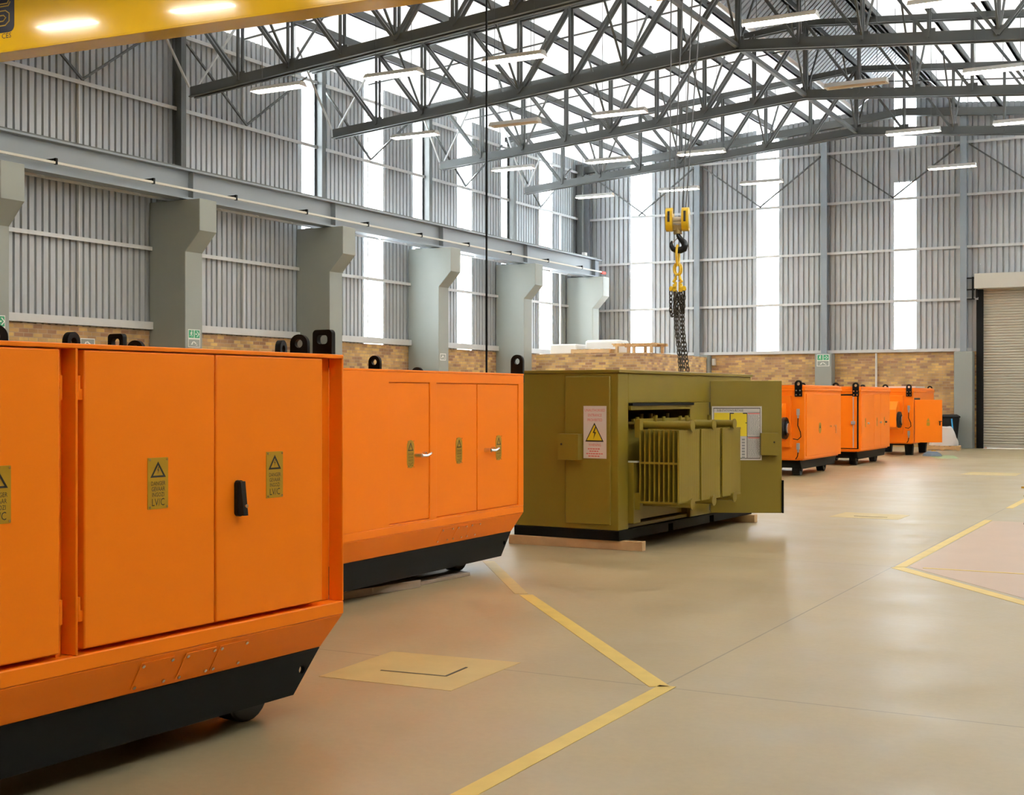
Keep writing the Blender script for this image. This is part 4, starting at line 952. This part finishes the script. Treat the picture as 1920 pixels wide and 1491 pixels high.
# ------------------------------------------------------------------ exit signs and plates
def exit_sign(fr, w_, h, label, green=True, lower=True, plain=None):
    s = empty('exit_sign', fr[0], 0, label, 'sign'); fr = (V((0, 0, 0)),) + tuple(V(q) for q in fr[1:]); n_ = fr[3]
    if green:
        m = MB().plate(fr, rect(-w_ / 2, w_ / 2, 0, h), .006)
        for sgn in (-1, 1): m.flat(fr, rrect(sgn * w_ * .24 - w_ * .21, sgn * w_ * .24 + w_ * .21, h * .08, h * .92, .008), 1, .008)
        c = -w_ * .24; k = h
        man = [[(-.05, .46), (.06, .50), (.10, .66), (.0, .72), (-.12, .66), (-.16, .52), (-.10, .52)], [(.0, .50), (.16, .40), (.12, .18), (.06, .18), (.08, .36), (-.06, .42)], [(-.05, .48), (-.10, .30), (-.24, .26), (-.24, .32), (-.14, .36), (-.10, .48)], [(.06, .64), (.18, .54), (.22, .58), (.10, .70)]]
        for g in man: m.flat(fr, [(c + a * k, b_ * k) for a, b_ in g], 0, .0095)
        m.flat(fr, circ(c + .06 * k, .80 * k, .075 * k, 12), 0, .0095)
        c = w_ * .24
        m.flat(fr, [(c - .30 * k, .44 * k), (c - .02 * k, .44 * k), (c - .02 * k, .56 * k), (c - .30 * k, .56 * k)], 0, .0095)
        m.flat(fr, [(c - .04 * k, .20 * k), (c + .08 * k, .20 * k), (c + .32 * k, .50 * k), (c + .08 * k, .80 * k), (c - .04 * k, .80 * k), (c + .18 * k, .50 * k)][:], 0, .0095) if False else None
        for q in ([(c - .10 * k, .80 * k), (c + .20 * k, .50 * k), (c + .34 * k, .50 * k), (c + .04 * k, .80 * k)], [(c + .20 * k, .50 * k), (c - .10 * k, .20 * k), (c + .04 * k, .20 * k), (c + .34 * k, .50 * k)]): m.flat(fr, q, 0, .0095)
        m.build('exit_panel', [SIGNW, GREEN], s, smooth=False)
    if lower:
        z1 = 0 if green else h; hh = h * .95
        m = MB().plate(fr, rect(-w_ / 2, w_ / 2, z1 - hh, z1), .004, m=1)
        m.plate((V(fr[0]) + n_ * .004, fr[1], fr[2], fr[3]), rect(-w_ / 2, w_ / 2, z1 - hh, z1), .002, [rect(-w_ / 2 + .022, w_ / 2 - .022, z1 - hh + .018, z1 - .018)], 0)
        for g in ([(-.20, .3), (-.10, .62), (-.04, .58), (-.12, .26)], [(-.06, .60), (.10, .36), (.16, .42), (.0, .66)], [(.08, .22), (.20, .22), (.20, .34)]):
            m.flat(fr, [(a * w_ * 1.3, z1 - hh + b_ * hh * 1.1) for a, b_ in g], 0, .0065)
        m.build('lower_panel', [SIGNW, CONC], s, smooth=False)
    return s
xf_ = XW + .05 + 1.02 + .001
exit_sign(((xf_, 21.90, 2.89), (0, 1, 0), (0, 0, 1), (1, 0, 0)), .38, .20, 'green and white running-man exit sign on the column behind the nearest orange cabinet')
exit_sign(((xf_, 32.25, 2.66), (0, 1, 0), (0, 0, 1), (1, 0, 0)), .32, .20, 'faint square pictogram outline on the column behind the second orange cabinet', green=False)
exit_sign(((xf_, 16.72, 2.90), (0, 1, 0), (0, 0, 1), (1, 0, 0)), .30, .22, 'exit sign on the column cut by the left edge of the photo')
exit_sign(((XW + .045, 19.85, 2.62), (0, 1, 0), (0, 0, 1), (1, 0, 0)), .40, .22, 'pale outlined square plate on the brick wall behind the nearest orange cabinet', green=False)
exit_sign(((-11.63, 43.499, 2.83), (1, 0, 0), (0, 0, 1), (0, -1, 0)), .42, .20, 'green running-man exit sign on the far wall pier above the orange cabinets')

# ------------------------------------------------------------------ floor markings
def mark(name, pts, label, m, cat='floor marking', z=.0022, hole=None):
    mb = MB().plate(((0, 0, 0), (1, 0, 0), (0, 1, 0), (0, 0, 1)), pts, z, [hole] if hole else [])
    return tag(mb.build(name, m, smooth=False), label, cat)
mark('floor_line', [(-2.775, -1.5), (-2.665, -1.5), (-2.725, 7.05), (-2.825, 7.05)], 'yellow painted floor line running towards the camera beside the floor joint', PAINTY)
mark('floor_line', [(-2.86, 6.98), (-2.755, 7.04), (-5.04, 9.76), (-5.135, 9.70)], 'yellow painted floor line slanting from the joint crossing towards the olive kiosk', PAINTY)
mark('floor_line', [(-5.10, 9.79), (-5.19, 9.73), (-6.50, 11.50), (-6.40, 11.56)], 'worn end of the slanting yellow floor line beside the second orange cabinet', PAINTF)
mark('floor_line', [(-2.78, 12.98), (-2.68, 13.06), (-2.68, 18.5), (-2.78, 18.5)], 'yellow painted floor line along the left edge of the red floor area', PAINTY)
mark('floor_line', [(-2.80, 20.6), (-2.70, 20.6), (-2.70, 30), (-2.80, 30)], 'yellow painted floor line at the far right, beyond the red floor area', PAINTY)
mark('floor_line', [(-2.80, 12.93), (-2.70, 13.02), (-.55, 10.24), (-.64, 10.16)], 'yellow painted floor line slanting along the near edge of the red floor area', PAINTY)
mark('floor_line', [(-2.52, 13.02), (-2.52, 13.07), (-.4, 13.07), (-.4, 13.02)], 'thin yellow floor line crossing the red floor area', PAINTY, z=.0042)
mark('floor_patch', [(-2.66, 13.08), (-.5, 10.3), (2.2, 10.3), (2.2, 18.4), (-2.66, 18.4)], 'faded red painted floor area at the right edge of the photo', PINK, 'floor area', .0018)
dr = empty('drain_cover', (0, 0, 0), 0, 'square floor hatch inside a faded yellow painted square, near the second cabinet', 'floor hatch')
MB().plate(((0, 0, 0), (1, 0, 0), (0, 1, 0), (0, 0, 1)), [(-4.68, 6.32), (-3.80, 6.36), (-3.82, 7.24), (-4.72, 7.16)], .002, [[(-4.45, 6.62), (-4.02, 6.66), (-4.04, 6.95), (-4.47, 6.92)]]).build('painted_border', PAINTF, dr, smooth=False)
MB().plate(((0, 0, 0), (1, 0, 0), (0, 1, 0), (0, 0, 1)), [(-4.45, 6.62), (-4.02, 6.66), (-4.04, 6.95), (-4.47, 6.92)], .003).build('lid', PAINTF, dr, smooth=False)
MB().bar((-4.45, 6.63, .003), (-4.02, 6.67, .003), .014, .004).bar((-4.02, 6.67, .003), (-4.04, 6.95, .003), .014, .004).build('lid_gap', DRAINJ, dr, smooth=False)
dr = empty('drain_cover', (0, 0, 0), 0, 'floor hatch with a faded yellow border farther off, right of the olive kiosk', 'floor hatch')
MB().plate(((0, 0, 0), (1, 0, 0), (0, 1, 0), (0, 0, 1)), [(-4.74, 18.0), (-3.80, 18.0), (-3.80, 18.75), (-4.70, 18.8)], .002).build('painted_border', PAINTF, dr, smooth=False)
MB().bar((-4.45, 18.25, .003), (-4.0, 18.25, .003), .02, .004).build('lid_gap', DRAINJ, dr, smooth=False)
mark('floor_patch', [(-4.85, 29.0), (-3.75, 29.0), (-3.75, 30.1), (-4.8, 30.1)], 'faded yellow painted square on the floor far off at the right', PAINTF, 'floor area', .0018)
mark('floor_patch', [(-7.15, 38.4), (-6.55, 38.2), (-6.1, 36.4), (-6.6, 36.2), (-6.95, 37.0)], 'greenish stain on the floor in front of the farthest cabinet', GREENS, 'floor stain', .0018)

# ------------------------------------------------------------------ bin, bag, tools, person, trestle
wbn = empty('wheelie_bin', (-7.50, 43.05, 0), rad(10), 'black wheelie bin beside the grey pier next to the roller door', 'bin')
MB().hexa([(-.2, -.22, .06), (.2, -.22, .06), (.2, .22, .06), (-.2, .22, .06)], [(-.28, -.30, .98), (.28, -.30, .98), (.28, .30, .98), (-.28, .30, .98)]).build('body', BLKPL, wbn, bevel=.03)
MB().box(-.31, .31, -.34, .32, .98, 1.03).hexa([(-.29, -.31, 1.03), (.29, -.31, 1.03), (.29, .3, 1.03), (-.29, .3, 1.03)], [(-.2, -.2, 1.08), (.2, -.2, 1.08), (.2, .24, 1.08), (-.2, .24, 1.08)]).build('lid', BLKPL, wbn, bevel=.02)
for s in (-1, 1): MB().cyl((s * .22, .22, .1), (s * .27, .22, .1), .1, 16).build('wheel', RUBBER, wbn)
br = empty('broom', (-7.28, 42.55, 0), 0, 'blue broom handle leaning in front of the black wheelie bin', 'broom')
MB().cyl((.0, .0, .03), (-.10, .10, .95), .022, 8).build('handle', BLUE, br)
MB().box(-.14, .14, -.04, .04, 0, .05).build('head', BLKPL, br)
pl = pallet((-7.50, 41.9, 0), rad(5), 'low wooden pallet on the floor under the white sack', 1.0, .6)
del pl['group']
bag = MB(); nseg, nr = 20, 8; pts = []
for r in range(nr + 1):
    t_ = r / nr; z_ = t_ * .56
    for k in range(nseg):
        a = 2 * math.pi * k / nseg; rr_ = (.42 - .16 * t_ ** 1.6) * (1 + .07 * math.sin(3 * a + 4 * t_) + .05 * math.sin(7 * a - 5 * t_)); pts.append((rr_ * math.cos(a), rr_ * .62 * math.sin(a), z_ + .03 * math.sin(2 * a) * t_))
bag.add(pts, [(r * nseg + k, r * nseg + (k + 1) % nseg, (r + 1) * nseg + (k + 1) % nseg, (r + 1) * nseg + k) for r in range(nr) for k in range(nseg)] + [tuple(reversed(range(nseg))), tuple(nr * nseg + k for k in range(nseg))])
tag(bag.build('sack', PLAST, loc=(-7.50, 41.9, .142)), 'bulging white sack on a pallet in front of the black bin', 'sack')
tb = MB()
pts = []
for r in range(5):
    t_ = r / 4
    for k in range(16):
        a = 2 * math.pi * k / 16; f_ = (1 - .55 * t_ ** 2) * (1 + .1 * math.sin(3 * a)); pts.append((.26 * f_ * math.cos(a), .15 * f_ * math.sin(a), .13 * t_))
tb.add(pts, [(r * 16 + k, r * 16 + (k + 1) % 16, (r + 1) * 16 + (k + 1) % 16, (r + 1) * 16 + k) for r in range(4) for k in range(16)] + [tuple(reversed(range(16))), tuple(64 + k for k in range(16))])
tag(tb.build('tool_bag', BLUEG, loc=(-7.02, 37.55, 0)), 'blue-grey cloth bundle on the floor at the feet of the farthest cabinet', 'bundle')
tl = MB().box(-.10, .08, -.045, .045, .0, .085).cyl((.08, 0, .05), (.16, 0, .04), .025, 10).tube([(-.08, 0, .08), (-.06, 0, .13), (.04, 0, .13), (.06, 0, .08)], .012, 6)
tag(tl.build('hand_tool', HOOKY, bevel=.01, loc=(-7.05, 38.0, 0)), 'small yellow tool on the floor under the open cabinet door', 'tool')

tr_ = empty('trestle', (-2.15, 18.2, 0), 0, 'low steel trestle with two thin bars, just entering at the right edge of the photo', 'trestle')
for z_, x_ in ((.47, -.13), (.36, -.10)): MB().box(x_, .9, -.02, .02, z_ - .012, z_ + .012).build('bar', SIGNY, tr_, smooth=False)
for x_ in (.02, .8): MB().hexa([(x_ - .11, -.12, 0), (x_ + .06, -.12, 0), (x_ + .06, .12, 0), (x_ - .11, .12, 0)], [(x_ - .02, -.03, .55), (x_ + .04, -.03, .55), (x_ + .04, .03, .55), (x_ - .02, .03, .55)]).build('leg', BLACK, tr_, smooth=False)
